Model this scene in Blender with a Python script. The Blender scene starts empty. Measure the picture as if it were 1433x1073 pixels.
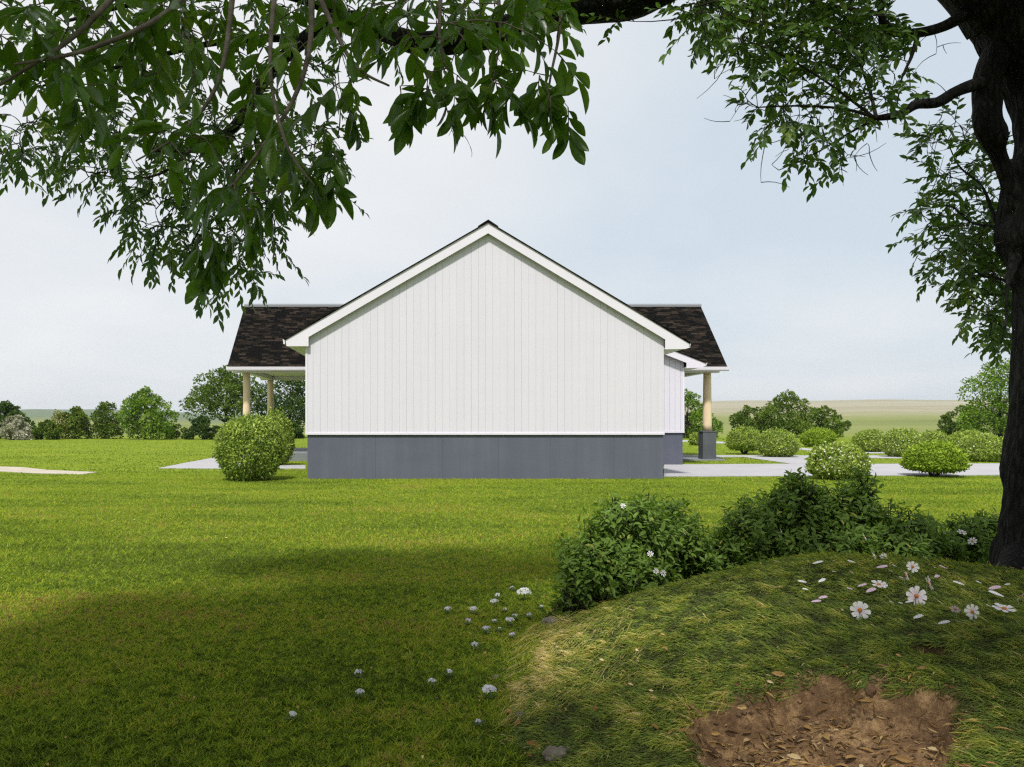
import bpy, math
import numpy as np
from mathutils import noise as mnoise, Vector

rng = np.random.default_rng(11)
S = bpy.context.scene
COL = S.collection

# ------------------------------------------------------------------ camera frame
F, CX, CY, CZ = 1115.0, 590.0, 592.0, 1.45          # focal length in photo pixels, vanishing point, eye height


def P(px, py, d):
    return np.array([(px - CX) / F * d, d, CZ - (py - CY) / F * d])


def G(px, py):
    """ground point seen at a photo pixel"""
    d = CZ * F / (py - CY)
    return np.array([(px - CX) / F * d, d, 0.0])


def proj(p):
    p = np.asarray(p, float)
    d = np.where(np.abs(p[..., 1]) < 1e-3, 1e-3, p[..., 1])
    return CX + p[..., 0] / d * F, CY - (p[..., 2] - CZ) / d * F


def in_poly(x, y, poly):
    x = np.asarray(x, float); y = np.asarray(y, float)
    inside = np.zeros(x.shape, bool)
    n = len(poly)
    for i in range(n):
        x1, y1 = poly[i]; x2, y2 = poly[(i + 1) % n]
        c = ((y1 > y) != (y2 > y)) & (x < (x2 - x1) * (y - y1) / ((y2 - y1) + 1e-12) + x1)
        inside ^= c
    return inside


def norm(v):
    v = np.asarray(v, float)
    return v / (np.linalg.norm(v, axis=-1, keepdims=True) + 1e-12)


def sstep(a, b, x):
    t = np.clip((np.asarray(x, float) - a) / (b - a), 0, 1)
    return t * t * (3 - 2 * t)


def vnoise(x, y, s=0):
    """smooth value noise, vectorised, 0..1"""
    x = np.asarray(x, float); y = np.asarray(y, float)
    xi = np.floor(x).astype(np.int64); yi = np.floor(y).astype(np.int64)
    fx = x - xi; fy = y - yi
    fx = fx * fx * (3 - 2 * fx); fy = fy * fy * (3 - 2 * fy)

    def h(a, b):
        n = (a * 374761393 + b * 668265263 + s * 974711 + 12345) & 0x7fffffff
        n = ((n ^ (n >> 13)) * 1274126177) & 0x7fffffff
        return ((n ^ (n >> 16)) & 0xffff) / 65535.0
    return (h(xi, yi) * (1 - fx) + h(xi + 1, yi) * fx) * (1 - fy) + (h(xi, yi + 1) * (1 - fx) + h(xi + 1, yi + 1) * fx) * fy


def fbm(x, y, s=0, o=4):
    t = 0; a = 0.5; k = 1.0; tot = 0
    for i in range(o):
        t = t + a * vnoise(x * k, y * k, s + i * 17); tot += a; a *= .5; k *= 2.03
    return t / tot


# ------------------------------------------------------------------ mesh building
class MB:
    """collects polygons, built as ONE mesh object"""

    def __init__(self):
        self.v = []; self.f = []; self.t = []; self.r = []; self.n = 0

    def add(self, verts, faces, tint=0.5, rib=0.0):
        verts = np.asarray(verts, float).reshape(-1, 3)
        if isinstance(faces, np.ndarray):
            self.f.append(faces.astype(np.int64) + self.n)
        else:
            by = {}
            for q in faces:
                by.setdefault(len(q), []).append(q)
            for k, q in by.items():
                self.f.append(np.array(q, np.int64) + self.n)
        self.v.append(verts)
        self.t.append(np.broadcast_to(np.asarray(tint, float), (len(verts),)))
        self.r.append(np.broadcast_to(np.asarray(rib, float), (len(verts),)))
        self.n += len(verts)
        return self

    def box(self, x0, x1, y0, y1, z0, z1, tint=.5):
        v = [(x, y, z) for z in (z0, z1) for y in (y0, y1) for x in (x0, x1)]
        f = [(0, 2, 3, 1), (4, 5, 7, 6), (0, 1, 5, 4), (2, 6, 7, 3), (0, 4, 6, 2), (1, 3, 7, 5)]
        return self.add(v, f, tint)

    def prism(self, poly, axis, a, b, tint=.5):
        """polygon extruded along an axis: axis 'y' takes (x, z), 'z' takes (x, y), 'x' takes (y, z)"""
        n = len(poly)
        mk = {'y': lambda p, t: (p[0], t, p[1]), 'z': lambda p, t: (p[0], p[1], t), 'x': lambda p, t: (t, p[0], p[1])}[axis]
        v = [mk(p, a) for p in poly] + [mk(p, b) for p in poly]
        f = [tuple(range(n)), tuple(range(2 * n - 1, n - 1, -1))]
        f += [(i, i + n, (i + 1) % n + n, (i + 1) % n) for i in range(n)]
        return self.add(v, f, tint)

    def tube(self, pts, rad, sides=8, cap=True, bump=None, tint=.5):
        pts = np.asarray(pts, float); m = len(pts)
        rad = np.broadcast_to(np.asarray(rad, float), (m,))
        tan = np.gradient(pts, axis=0); tan = norm(tan)
        ref = np.array([0.31, 0.93, 0.17]); ref = ref if abs(np.dot(ref, tan[0])) < .95 else np.array([1., 0, 0])
        u = norm(np.cross(tan[0], ref)); vs = []
        for i in range(m):
            u = norm(u - np.dot(u, tan[i]) * tan[i]); w = np.cross(tan[i], u)
            a = np.arange(sides) * 2 * math.pi / sides
            rr = rad[i] * (np.ones(sides) if bump is None else bump(i / max(m - 1, 1), a, pts[i], rad[i]))
            vs.append(pts[i] + (np.cos(a)[:, None] * u + np.sin(a)[:, None] * w) * rr[:, None])
        v = np.concatenate(vs)
        i, j = np.meshgrid(np.arange(m - 1), np.arange(sides), indexing='ij')
        i = i.ravel(); j = j.ravel(); k = (j + 1) % sides
        self.add(v, np.stack([i * sides + j, i * sides + k, (i + 1) * sides + k, (i + 1) * sides + j], 1), tint)
        if cap:
            self.f.append(np.array([list(range(sides - 1, -1, -1))]) + self.n - len(v))
            self.f.append(np.array([list(range(sides))]) + self.n - sides)
        return self

    def build(self, name, mat, parent=None, smooth=False, loc=None):
        me = bpy.data.meshes.new(name)
        v = np.concatenate(self.v)
        if loc is not None:
            v = v - np.asarray(loc, float)
        me.vertices.add(len(v)); me.vertices.foreach_set('co', v.ravel().astype(np.float32))
        loops = np.concatenate([q.ravel() for q in self.f])
        sizes = np.concatenate([np.full(len(q), q.shape[1]) for q in self.f])
        me.loops.add(len(loops)); me.loops.foreach_set('vertex_index', loops.astype(np.int32))
        me.polygons.add(len(sizes))
        st = np.concatenate([[0], np.cumsum(sizes)[:-1]])
        me.polygons.foreach_set('loop_start', st.astype(np.int32))
        me.polygons.foreach_set('use_smooth', np.full(len(sizes), bool(smooth)))
        a = me.attributes.new('tint', 'FLOAT', 'POINT'); a.data.foreach_set('value', np.concatenate(self.t).astype(np.float32))
        r = np.concatenate(self.r)
        if r.any():
            a = me.attributes.new('rib', 'FLOAT', 'POINT'); a.data.foreach_set('value', r.astype(np.float32))
        me.update(calc_edges=True); me.validate()
        if mat is not None:
            me.materials.append(mat)
        o = bpy.data.objects.new(name, me); COL.objects.link(o)
        if parent is not None:
            o.parent = parent
        elif loc is not None:
            o.location = loc
        if parent is not None and loc is not None:
            pass
        return o


def tag(o, label=None, cat=None, group=None, kind=None):
    if label: o['label'] = label
    if cat: o['category'] = cat
    if group: o['group'] = group
    if kind: o['kind'] = kind
    return o


def thing(name, loc, label, cat, group=None):
    o = bpy.data.objects.new(name, None); COL.objects.link(o)
    o.location = tuple(float(a) for a in loc); o.empty_display_size = .2
    return tag(o, label, cat, group)


# leaf templates: stations along the leaf, half widths; x along, y across, z up
def leaf_template(xs, ws, fold=.10, curl=.18, skew=0):
    v = []; rib = []
    for x, w in zip(xs, ws):
        z = -curl * x * x
        for s in (-1, 0, 1):
            v.append((x, s * w, z + abs(s) * fold * w)); rib.append(1.0 if s == 0 else 0.0)
    f = []
    for i in range(len(xs) - 1):
        a = i * 3; b = a + 3
        f += [(a, a + 1, b + 1, b), (a + 1, a + 2, b + 2, b + 1)]
    return np.array(v), np.array(f), np.array(rib)


LEAF_FINE = leaf_template([0, .1, .28, .5, .7, .86, .95, 1], [.02, .14, .36, .49, .46, .29, .13, .01], .22, .2)
LEAF_MID = leaf_template([0, .3, .65, 1], [.03, .42, .40, .02], .2, .18)
LEAF_RHOMB = (np.array([(0, 0, 0), (.45, .5, .06), (1, 0, -.1), (.45, -.5, .06)]), np.array([(0, 2, 1), (0, 3, 2)]), np.zeros(4))


def leaves(mb, pos, dr, nr, L, W, tmpl, tint):
    pos = np.asarray(pos, float); n = len(pos)
    if n == 0:
        return
    dr = norm(dr); sd = norm(np.cross(dr, nr)); nr = np.cross(sd, dr)
    T, Fc, R = tmpl; k = len(T)
    L = np.broadcast_to(L, (n,))[:, None, None]; W = np.broadcast_to(W, (n,))[:, None, None]
    v = pos[:, None] + L * T[None, :, 0:1] * dr[:, None] + W * T[None, :, 1:2] * sd[:, None] + L * T[None, :, 2:3] * nr[:, None]
    f = (Fc[None] + (np.arange(n) * k)[:, None, None]).reshape(-1, Fc.shape[1])
    mb.add(v.reshape(-1, 3), f, np.repeat(np.broadcast_to(tint, (n,)), k), np.tile(R, n))


def blades(mb, base, dr, up, L, W, a, c, e, tint, twist=None):
    """curved grass blades: p(s) = base + L (a s dir + (c s - e s2) up)"""
    n = len(base); dr = norm(dr); sd = norm(np.cross(dr, up))
    if twist is not None:
        sd = norm(sd * np.cos(twist)[:, None] + dr * np.sin(twist)[:, None])
    L = np.broadcast_to(L, (n,))[:, None]; W = np.broadcast_to(W, (n,))[:, None]
    a, c, e = [np.broadcast_to(q, (n,))[:, None] for q in (a, c, e)]
    q = lambda s: base + L * (a * s * dr + (c * s - e * s * s) * up)
    p0, p1, p2 = q(0.), q(.55), q(1.)
    v = np.stack([p0 - sd * W * .5, p0 + sd * W * .5, p1 + sd * W * .42, p1 - sd * W * .42, p2], 1).reshape(-1, 3)
    o = np.arange(n) * 5
    t = np.repeat(np.broadcast_to(tint, (n,)), 5)
    mb.add(v, np.stack([o, o + 1, o + 2, o + 3], 1), t)
    mb.f.append(np.stack([o + 3, o + 2, o + 4], 1) + mb.n - len(v))


def rand_dirs(n):
    return norm(rng.normal(size=(n, 3)))


# ------------------------------------------------------------------ materials
class NT:
    def __init__(self, mat):
        self.t = mat.node_tree; self.t.nodes.clear()

    def n(self, typ, ins=None, **kw):
        nd = self.t.nodes.new(typ)
        for k, v in kw.items():
            setattr(nd, k, v)
        for k, v in (ins or {}).items():
            s = nd.inputs[k]
            if isinstance(v, bpy.types.NodeSocket):
                self.t.links.new(v, s)
            else:
                s.default_value = v
        return nd

    def ramp(self, fac, stops, interp='LINEAR'):
        nd = self.t.nodes.new('ShaderNodeValToRGB'); cr = nd.color_ramp; cr.interpolation = interp
        while len(cr.elements) < len(stops):
            cr.elements.new(.5)
        for e, (p, c) in zip(cr.elements, stops):
            e.position = p; e.color = (*c, 1)
        self.t.links.new(fac, nd.inputs[0])
        return nd.outputs[0]

    def mix(self, fac, a, b, mode='MIX'):
        nd = self.t.nodes.new('ShaderNodeMix'); nd.data_type = 'RGBA'; nd.blend_type = mode
        for s, v in ((nd.inputs[0], fac), (nd.inputs[6], a), (nd.inputs[7], b)):
            if isinstance(v, bpy.types.NodeSocket):
                self.t.links.new(v, s)
            else:
                s.default_value = v if not isinstance(v, tuple) or len(v) == 4 else (*v, 1)
        return nd.outputs[2]

    def math(self, op, a, b=0.0, c=None):
        nd = self.t.nodes.new('ShaderNodeMath'); nd.operation = op
        for i, v in enumerate((a, b) if c is None else (a, b, c)):
            if isinstance(v, bpy.types.NodeSocket):
                self.t.links.new(v, nd.inputs[i])
            else:
                nd.inputs[i].default_value = v
        return nd.outputs[0]

    def noise(self, vec, scale, detail=4, rough=.55, dist=0.0):
        return self.n('ShaderNodeTexNoise', {'Vector': vec, 'Scale': scale, 'Detail': detail, 'Roughness': rough, 'Distortion': dist}).outputs[0]

    def pos(self, sx=1, sy=1, sz=1):
        g = self.n('ShaderNodeNewGeometry')
        return self.n('ShaderNodeVectorMath', {0: g.outputs['Position'], 1: (sx, sy, sz)}, operation='MULTIPLY').outputs[0]

    def obj(self, sx=1, sy=1, sz=1):
        g = self.n('ShaderNodeTexCoord')
        return self.n('ShaderNodeVectorMath', {0: g.outputs['Object'], 1: (sx, sy, sz)}, operation='MULTIPLY').outputs[0]

    def bump(self, h, strength=.5, dist=.02):
        return self.n('ShaderNodeBump', {'Height': h, 'Strength': strength, 'Distance': dist}).outputs[0]

    def out(self, sh):
        o = self.n('ShaderNodeOutputMaterial'); self.t.links.new(sh, o.inputs[0])

    def pbsdf(self, col, rough=.7, nrm=None, spec=.5):
        ins = {'Base Color': col if isinstance(col, bpy.types.NodeSocket) else (*col, 1), 'Roughness': rough, 'Specular IOR Level': spec}
        if nrm is not None:
            ins['Normal'] = nrm
        return self.n('ShaderNodeBsdfPrincipled', ins).outputs[0]

    def attr(self, name):
        return self.n('ShaderNodeAttribute', attribute_name=name).outputs['Fac']


def new_mat(name):
    m = bpy.data.materials.new(name); m.use_nodes = True
    return m, NT(m)


def leaf_mat(name, stops, trans=.3, rough=.5, spec=.4, rib=None, tcol=1.25):
    m, t = new_mat(name)
    col = t.ramp(t.attr('tint'), stops)
    nz = t.noise(t.obj(), 60, 2)
    col = t.mix(t.math('MULTIPLY', nz, .35), col, (stops[-1][1][0] * .9, stops[-1][1][1] * .9, stops[-1][1][2] * .9))
    if rib:
        col = t.mix(t.math('MULTIPLY', t.math('POWER', t.attr('rib'), 6.0), .55), col, rib)
    bs = t.pbsdf(col, rough, None, spec)
    if trans > 0:
        tc = t.mix(1.0, col, (tcol, tcol * 1.05, tcol * .6), 'MULTIPLY')
        tr = t.n('ShaderNodeBsdfTranslucent', {'Color': tc}).outputs[0]
        bs = t.n('ShaderNodeMixShader', {0: trans, 1: bs, 2: tr}).outputs[0]
    t.out(bs)
    return m


M = {}
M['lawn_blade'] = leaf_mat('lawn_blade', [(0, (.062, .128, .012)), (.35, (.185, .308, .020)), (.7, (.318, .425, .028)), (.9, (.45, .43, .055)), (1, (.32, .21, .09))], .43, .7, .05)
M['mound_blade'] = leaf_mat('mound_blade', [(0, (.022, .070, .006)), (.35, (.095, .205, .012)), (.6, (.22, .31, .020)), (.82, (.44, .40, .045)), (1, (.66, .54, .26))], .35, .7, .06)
M['tree_leaf'] = leaf_mat('tree_leaf', [(0, (.028, .080, .026)), (.6, (.078, .170, .036)), (1, (.18, .23, .04))], .36, .38, .4)
M['near_leaf'] = leaf_mat('near_leaf', [(0, (.028, .090, .010)), (.6, (.080, .185, .014)), (1, (.17, .25, .02))], .42, .30, .5, rib=(.10, .15, .03))
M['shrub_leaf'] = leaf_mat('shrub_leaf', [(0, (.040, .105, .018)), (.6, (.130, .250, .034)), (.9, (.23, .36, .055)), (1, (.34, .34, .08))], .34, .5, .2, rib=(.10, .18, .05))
M['bush_leaf'] = leaf_mat('bush_leaf', [(0, (.040, .085, .008)), (.4, (.155, .250, .016)), (.72, (.37, .48, .05)), (1, (.62, .66, .26))], .25, .6, .1)
M['bright_bush_leaf'] = leaf_mat('bright_bush_leaf', [(0, (.07, .15, .010)), (.5, (.22, .34, .022)), (.8, (.34, .45, .04)), (1, (.46, .50, .09))], .25, .6, .1)
M['far_leaf'] = leaf_mat('far_leaf', [(0, (.045, .090, .012)), (.5, (.100, .165, .022)), (1, (.19, .24, .04))], .25, .75, .06)
M['far_bright_leaf'] = leaf_mat('far_bright_leaf', [(0, (.055, .12, .012)), (.5, (.130, .230, .022)), (1, (.23, .32, .04))], .25, .75, .06)
M['far_dark_leaf'] = leaf_mat('far_dark_leaf', [(0, (.026, .060, .014)), (.5, (.052, .100, .020)), (1, (.095, .14, .03))], .25, .75, .06)
M['far_pale_leaf'] = leaf_mat('far_pale_leaf', [(0, (.09, .12, .05)), (.5, (.18, .20, .10)), (.75, (.45, .43, .33)), (1, (.62, .58, .50))], .15, .7, .2)
M['far_yellow_leaf'] = leaf_mat('far_yellow_leaf', [(0, (.12, .15, .02)), (.5, (.22, .23, .03)), (1, (.34, .30, .05))], .2, .7, .2)
M['blossom'] = leaf_mat('blossom', [(0, (.62, .60, .44)), (1, (.80, .78, .62))], .2, .7, .2)

m, t = new_mat('bark_dark'); M['bark'] = m
pv = t.obj(1, 1, .22)
vor = t.n('ShaderNodeTexVoronoi', {'Vector': pv, 'Scale': 26.0}, feature='DISTANCE_TO_EDGE').outputs[0]
nz = t.noise(t.obj(1, 1, .4), 18, 6, .65)
h = t.math('ADD', t.math('MULTIPLY', t.math('MINIMUM', vor, .35), 1.6), nz)
col = t.ramp(t.math('MULTIPLY', h, .8), [(.25, (.003, .003, .003)), (.6, (.009, .008, .007)), (1, (.030, .027, .024))])
t.out(t.pbsdf(col, .85, t.bump(h, 1.0, .03), .2))

m, t = new_mat('twig_bark'); M['twig'] = m
t.out(t.pbsdf(t.ramp(t.noise(t.obj(), 30, 4), [(.3, (.09, .07, .055)), (.7, (.21, .175, .145))]), .8, None, .2))
m, t = new_mat('dark_twig_bark'); M['dark_twig'] = m
t.out(t.pbsdf(t.ramp(t.noise(t.obj(), 30, 4), [(.3, (.018, .015, .012)), (.7, (.05, .042, .034))]), .85, None, .2))

# painted board siding
m, t = new_mat('white_siding'); M['siding'] = m
po = t.pos()
streak = t.noise(t.pos(9, 9, .5), 1.0, 4, .6)
cross = t.noise(t.pos(.5, .5, 6.0), 1.0, 3, .6)
col = t.ramp(t.math('ADD', t.math('MULTIPLY', streak, .7), t.math('MULTIPLY', cross, .3)), [(.25, (.600, .578, .640)), (.75, (.646, .625, .686))])
col = t.mix(t.math('MULTIPLY', t.math('SUBTRACT', t.attr('tint'), .5), .5), col, (.57, .54, .61))
t.out(t.pbsdf(col, .55, t.bump(streak, .15, .004), .3))
m, t = new_mat('white_paint'); M['paint'] = m
nz = t.noise(t.pos(1.2, 1.2, 1.2), 1.0, 5, .6)
t.out(t.pbsdf(t.ramp(nz, [(.3, (.66, .626, .69)), (.7, (.71, .676, .74))]), .45, t.bump(t.noise(t.pos(4, 4, 20), 1, 3), .08, .003), .35))
m, t = new_mat('groove_grey'); M['groove'] = m
t.out(t.pbsdf((.50, .485, .51), .8))
# painted block foundation
m, t = new_mat('foundation_paint'); M['foundation'] = m
s1 = t.noise(t.pos(3.5, 3.5, .25), 1.0, 5, .65); s2 = t.noise(t.pos(.6, .6, 1.5), 1.0, 4, .6)
f = t.math('ADD', t.math('MULTIPLY', s1, .6), t.math('MULTIPLY', s2, .4))
col = t.ramp(f, [(.22, (.078, .086, .116)), (.55, (.100, .108, .142)), (.8, (.126, .134, .170))])
t.out(t.pbsdf(col, .75, t.bump(t.noise(t.pos(25, 25, 6), 1.0, 3), .25, .004), .3))
m, t = new_mat('pedestal_paint'); M['pedestal'] = m
t.out(t.pbsdf(t.ramp(t.noise(t.pos(2, 2, 1), 1, 5), [(.3, (.075, .080, .092)), (.7, (.112, .118, .132))]), .8, None, .3))
# shingles
m, t = new_mat('roof_shingles'); M['shingle'] = m
g = t.n('ShaderNodeNewGeometry'); sp = t.n('ShaderNodeSeparateXYZ', {0: g.outputs['Position']})
along = t.math('ADD', sp.outputs[0], t.math('MULTIPLY', sp.outputs[1], .37))
vv = t.n('ShaderNodeCombineXYZ', {0: along, 1: t.math('MULTIPLY', sp.outputs[2], 1.62), 2: 0.0}).outputs[0]
br = t.n('ShaderNodeTexBrick', {'Vector': vv, 'Color1': (0, 0, 0, 1), 'Color2': (1, 1, 1, 1), 'Mortar': (.1, .1, .1, 1), 'Scale': 1.0, 'Mortar Size': .008,
                               'Brick Width': .30, 'Row Height': .128, 'Bias': 0.0}, offset=.43, squash=.8, squash_frequency=3)
blot = t.noise(vv, .9, 3)
f = t.math('ADD', t.math('MULTIPLY', br.outputs[0], .52), t.math('MULTIPLY', blot, .62))
col = t.ramp(f, [(.2, (.003, .003, .003)), (.5, (.006, .0055, .005)), (.68, (.020, .015, .011)), (.95, (.062, .046, .033))])
col = t.mix(t.math('MULTIPLY', t.noise(t.pos(), 90, 2), .5), col, (.005, .005, .005))
t.out(t.pbsdf(col, .95, t.bump(t.math('MULTIPLY', br.outputs[1], -1.0), .6, .02), .03))
m, t = new_mat('ridge_metal'); M['ridge'] = m
t.out(t.pbsdf((.22, .23, .245), .6, None, .3))
m, t = new_mat('soffit_paint'); M['soffit'] = m
t.out(t.pbsdf(t.ramp(t.noise(t.pos(1, 1, 1), 1, 3), [(.3, (.62, .62, .58)), (.7, (.70, .70, .66))]), .6))
m, t = new_mat('cream_paint'); M['cream'] = m
t.out(t.pbsdf(t.ramp(t.noise(t.pos(6, 6, .8), 1, 4), [(.3, (.66, .50, .32)), (.7, (.78, .62, .42))]), .55, None, .3))
m, t = new_mat('concrete'); M['concrete'] = m
nz = t.noise(t.pos(), .8, 6, .6); n2 = t.noise(t.pos(), 12, 4)
t.out(t.pbsdf(t.ramp(t.math('ADD', t.math('MULTIPLY', nz, .7), t.math('MULTIPLY', n2, .3)), [(.3, (.315, .305, .32)), (.7, (.40, .39, .40))]), .85, t.bump(n2, .2, .005), .25))
m, t = new_mat('porch_slab'); M['slab'] = m
t.out(t.pbsdf(t.ramp(t.noise(t.pos(), 1.5, 5), [(.3, (.15, .16, .175)), (.7, (.20, .21, .22))]), .8))
m, t = new_mat('sand_path'); M['sand'] = m
nz = t.noise(t.pos(), 2.0, 6, .6)
t.out(t.pbsdf(t.ramp(nz, [(.3, (.36, .31, .24)), (.7, (.47, .43, .36))]), .9, None, .2))

# lawn soil + distant land
m, t = new_mat('ground_land'); M['ground'] = m
g = t.n('ShaderNodeNewGeometry'); sp = t.n('ShaderNodeSeparateXYZ', {0: g.outputs['Position']})
ln = t.n('ShaderNodeVectorMath', {0: g.outputs['Position']}, operation='LENGTH').outputs['Value']
fine = t.noise(t.pos(), 14, 5, .7); mid = t.noise(t.pos(.35, 1, 1), 1.3, 5, .6); big = t.noise(t.pos(.08, .22, .2), 1, 4, .6)
f = t.math('ADD', t.math('MULTIPLY', fine, .35), t.math('ADD', t.math('MULTIPLY', mid, .4), t.math('MULTIPLY', big, .25)))
lawn = t.ramp(f, [(.3, (.100, .150, .012)), (.5, (.165, .222, .016)), (.62, (.215, .262, .020)), (.75, (.26, .25, .045))])
fd = t.noise(t.pos(.006, .006, .02), 1, 5, .6); fd2 = t.noise(t.pos(.0016, .012, .05), 1, 5, .65)
field = t.ramp(fd, [(.3, (.13, .155, .045)), (.55, (.19, .21, .065)), (.7, (.25, .24, .11))])
dry = t.ramp(fd2, [(.3, (.20, .185, .11)), (.5, (.29, .265, .175)), (.62, (.33, .295, .20)), (.72, (.47, .42, .31))])
field2 = field
dry = t.mix(t.n('ShaderNodeMapRange', {'Value': t.math('DIVIDE', sp.outputs[0], t.math('MAXIMUM', sp.outputs[1], 1.0)), 'From Min': -.22, 'From Max': .05}).outputs[0], (.12, .15, .085, 1), dry)
far = t.mix(t.n('ShaderNodeMapRange', {'Value': t.math('ADD', ln, t.math('MULTIPLY', t.math('SUBTRACT', fd2, .5), 500)), 'From Min': 440.0, 'From Max': 820.0}).outputs[0], field, dry)
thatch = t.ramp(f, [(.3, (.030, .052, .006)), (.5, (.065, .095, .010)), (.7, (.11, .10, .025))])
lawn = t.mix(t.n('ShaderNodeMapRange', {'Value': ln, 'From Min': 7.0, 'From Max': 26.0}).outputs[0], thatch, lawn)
col = t.mix(t.n('ShaderNodeMapRange', {'Value': ln, 'From Min': 76.0, 'From Max': 130.0}).outputs[0], lawn, far)
t.out(t.pbsdf(col, .95, t.bump(fine, .4, .03), .1))

m, t = new_mat('mound_earth'); M['mound'] = m
pz = t.attr('tint')                                  # 1 inside the bare hollow
n1 = t.noise(t.pos(), 9, 6, .65); n2 = t.noise(t.pos(), 60, 4, .6)
dirt = t.ramp(t.math('ADD', t.math('MULTIPLY', n1, .7), t.math('MULTIPLY', n2, .3)), [(.34, (.10, .060, .034)), (.5, (.22, .132, .068)), (.66, (.50, .32, .155))])
moss = t.ramp(n1, [(.3, (.014, .018, .005)), (.6, (.028, .030, .008)), (.8, (.07, .05, .02))])
t.out(t.pbsdf(t.mix(pz, moss, dirt), .95, t.bump(t.math('ADD', n1, t.math('MULTIPLY', n2, .4)), .8, .03), .1))

m, t = new_mat('litter_straw'); M['litter'] = m
t.out(t.pbsdf(t.ramp(t.attr('tint'), [(0, (.09, .05, .028)), (.4, (.26, .15, .06)), (.7, (.46, .29, .10)), (1, (.62, .50, .30))]), .8, None, .2))
m, t = new_mat('earth_clod'); M['clod'] = m
nz = t.math('ADD', t.math('MULTIPLY', t.noise(t.obj(), 25, 6, .65), .6), t.math('MULTIPLY', t.attr('tint'), .4))
t.out(t.pbsdf(t.ramp(nz, [(.25, (.09, .052, .030)), (.55, (.20, .125, .070)), (.75, (.40, .27, .15))]), .95, t.bump(nz, .8, .02), .1))
M['petal'] = leaf_mat('petal', [(0, (.55, .22, .42)), (.22, (.72, .50, .66)), (.6, (.82, .76, .83)), (1, (.86, .84, .87))], .3, .6, .2)
m, t = new_mat('flower_eye'); M['eye'] = m
t.out(t.pbsdf(t.ramp(t.noise(t.obj(), 300, 3), [(.35, (.42, .10, .012)), (.65, (.70, .30, .03))]), .8, t.bump(t.noise(t.obj(), 500, 2), 1, .004)))
M['lilac'] = leaf_mat('lilac', [(0, (.52, .46, .74)), (.5, (.72, .68, .86)), (1, (.86, .85, .90))], .3, .6, .2)
m, t = new_mat('green_stem'); M['stem'] = m
t.out(t.pbsdf((.07, .12, .025), .6))
m, t = new_mat('dead_leaf'); M['dead'] = m
t.out(t.pbsdf(t.mix(t.attr('rib'), t.ramp(t.attr('tint'), [(0, (.16, .06, .02)), (.5, (.36, .16, .05)), (1, (.55, .33, .08))]), (.22, .10, .03)), .7, None, .3))
m, t = new_mat('field_stone'); M['stone'] = m
nz = t.noise(t.obj(), 14, 6, .65)
t.out(t.pbsdf(t.ramp(nz, [(.3, (.12, .10, .075)), (.6, (.24, .21, .165)), (.8, (.36, .32, .26))]), .9, t.bump(nz, .8, .02), .2))

# ------------------------------------------------------------------ ground, terrain
angs = np.concatenate([np.linspace(-52, 52, 209), np.linspace(55, 305, 51)]) * math.pi / 180
rads = np.array([0.01, 4, 8, 14, 22, 32, 45, 60, 76, 84, 95, 110, 130, 155, 185, 220, 260, 310, 370, 440, 530, 640, 780, 950, 1150, 1400, 1700, 2000, 2300, 2700, 3300])


def land(r, a):
    x = np.tan(np.clip(a, -1.2, 1.2)) * F + CX
    crest = .0255 + .0006 * np.sin(x * .013) + .0006 * np.sin(x * .031 + 1)
    left = .0100 + .0060 * np.exp(-((x - 150) / 75.) ** 2) + .0050 * np.exp(-((x - 40) / 60.) ** 2) + .0022 * np.exp(-((x - 250) / 40.) ** 2)
    crest = left + (crest - left) * sstep(420, 760, x)
    u = np.clip(np.log(np.maximum(r, 95) / 95) / math.log(1900 / 95), 0, 1)
    ripple = (fbm(x * .03, np.log(r + 1) * 9, 5, 3) - .5) * .006 * sstep(150, 500, r)
    el = -.0153 + u * (crest + .0153) + ripple * (1 - u)
    el = el * (1 - .25 * sstep(2000, 3200, r))
    return np.where(r < 95, 0, CZ + r * el)


v = []; A, R = np.meshgrid(angs, rads)
Z = np.vectorize(lambda r, a: 0.0)(R, A)
back = np.abs(((A + math.pi) % (2 * math.pi)) - math.pi) > 1.0
Z = np.where(back, np.where(R < 95, 0, (R - 95) * .012), land(R, A))
V = np.stack([R * np.sin(A), R * np.cos(A), Z], -1).reshape(-1, 3)
na = len(angs); fs = []
for i in range(len(rads) - 1):
    for j in range(na):
        k = (j + 1) % na
        fs.append((i * na + j, i * na + k, (i + 1) * na + k, (i + 1) * na + j))
gm = MB(); gm.add(V, np.array(fs)); tag(gm.build('ground', M['ground'], smooth=True), kind='structure')

# ------------------------------------------------------------------ paths (thin raised slabs)
PATHS = []


def slab(name, pix, mat, top=.025, world=None):
    pts = world if world is not None else [tuple(G(*p)[:2]) for p in pix]
    PATHS.append(pts)
    mb = MB(); mb.prism(pts, 'z', -.05, top)
    return tag(mb.build(name, mat), kind='structure')


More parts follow.
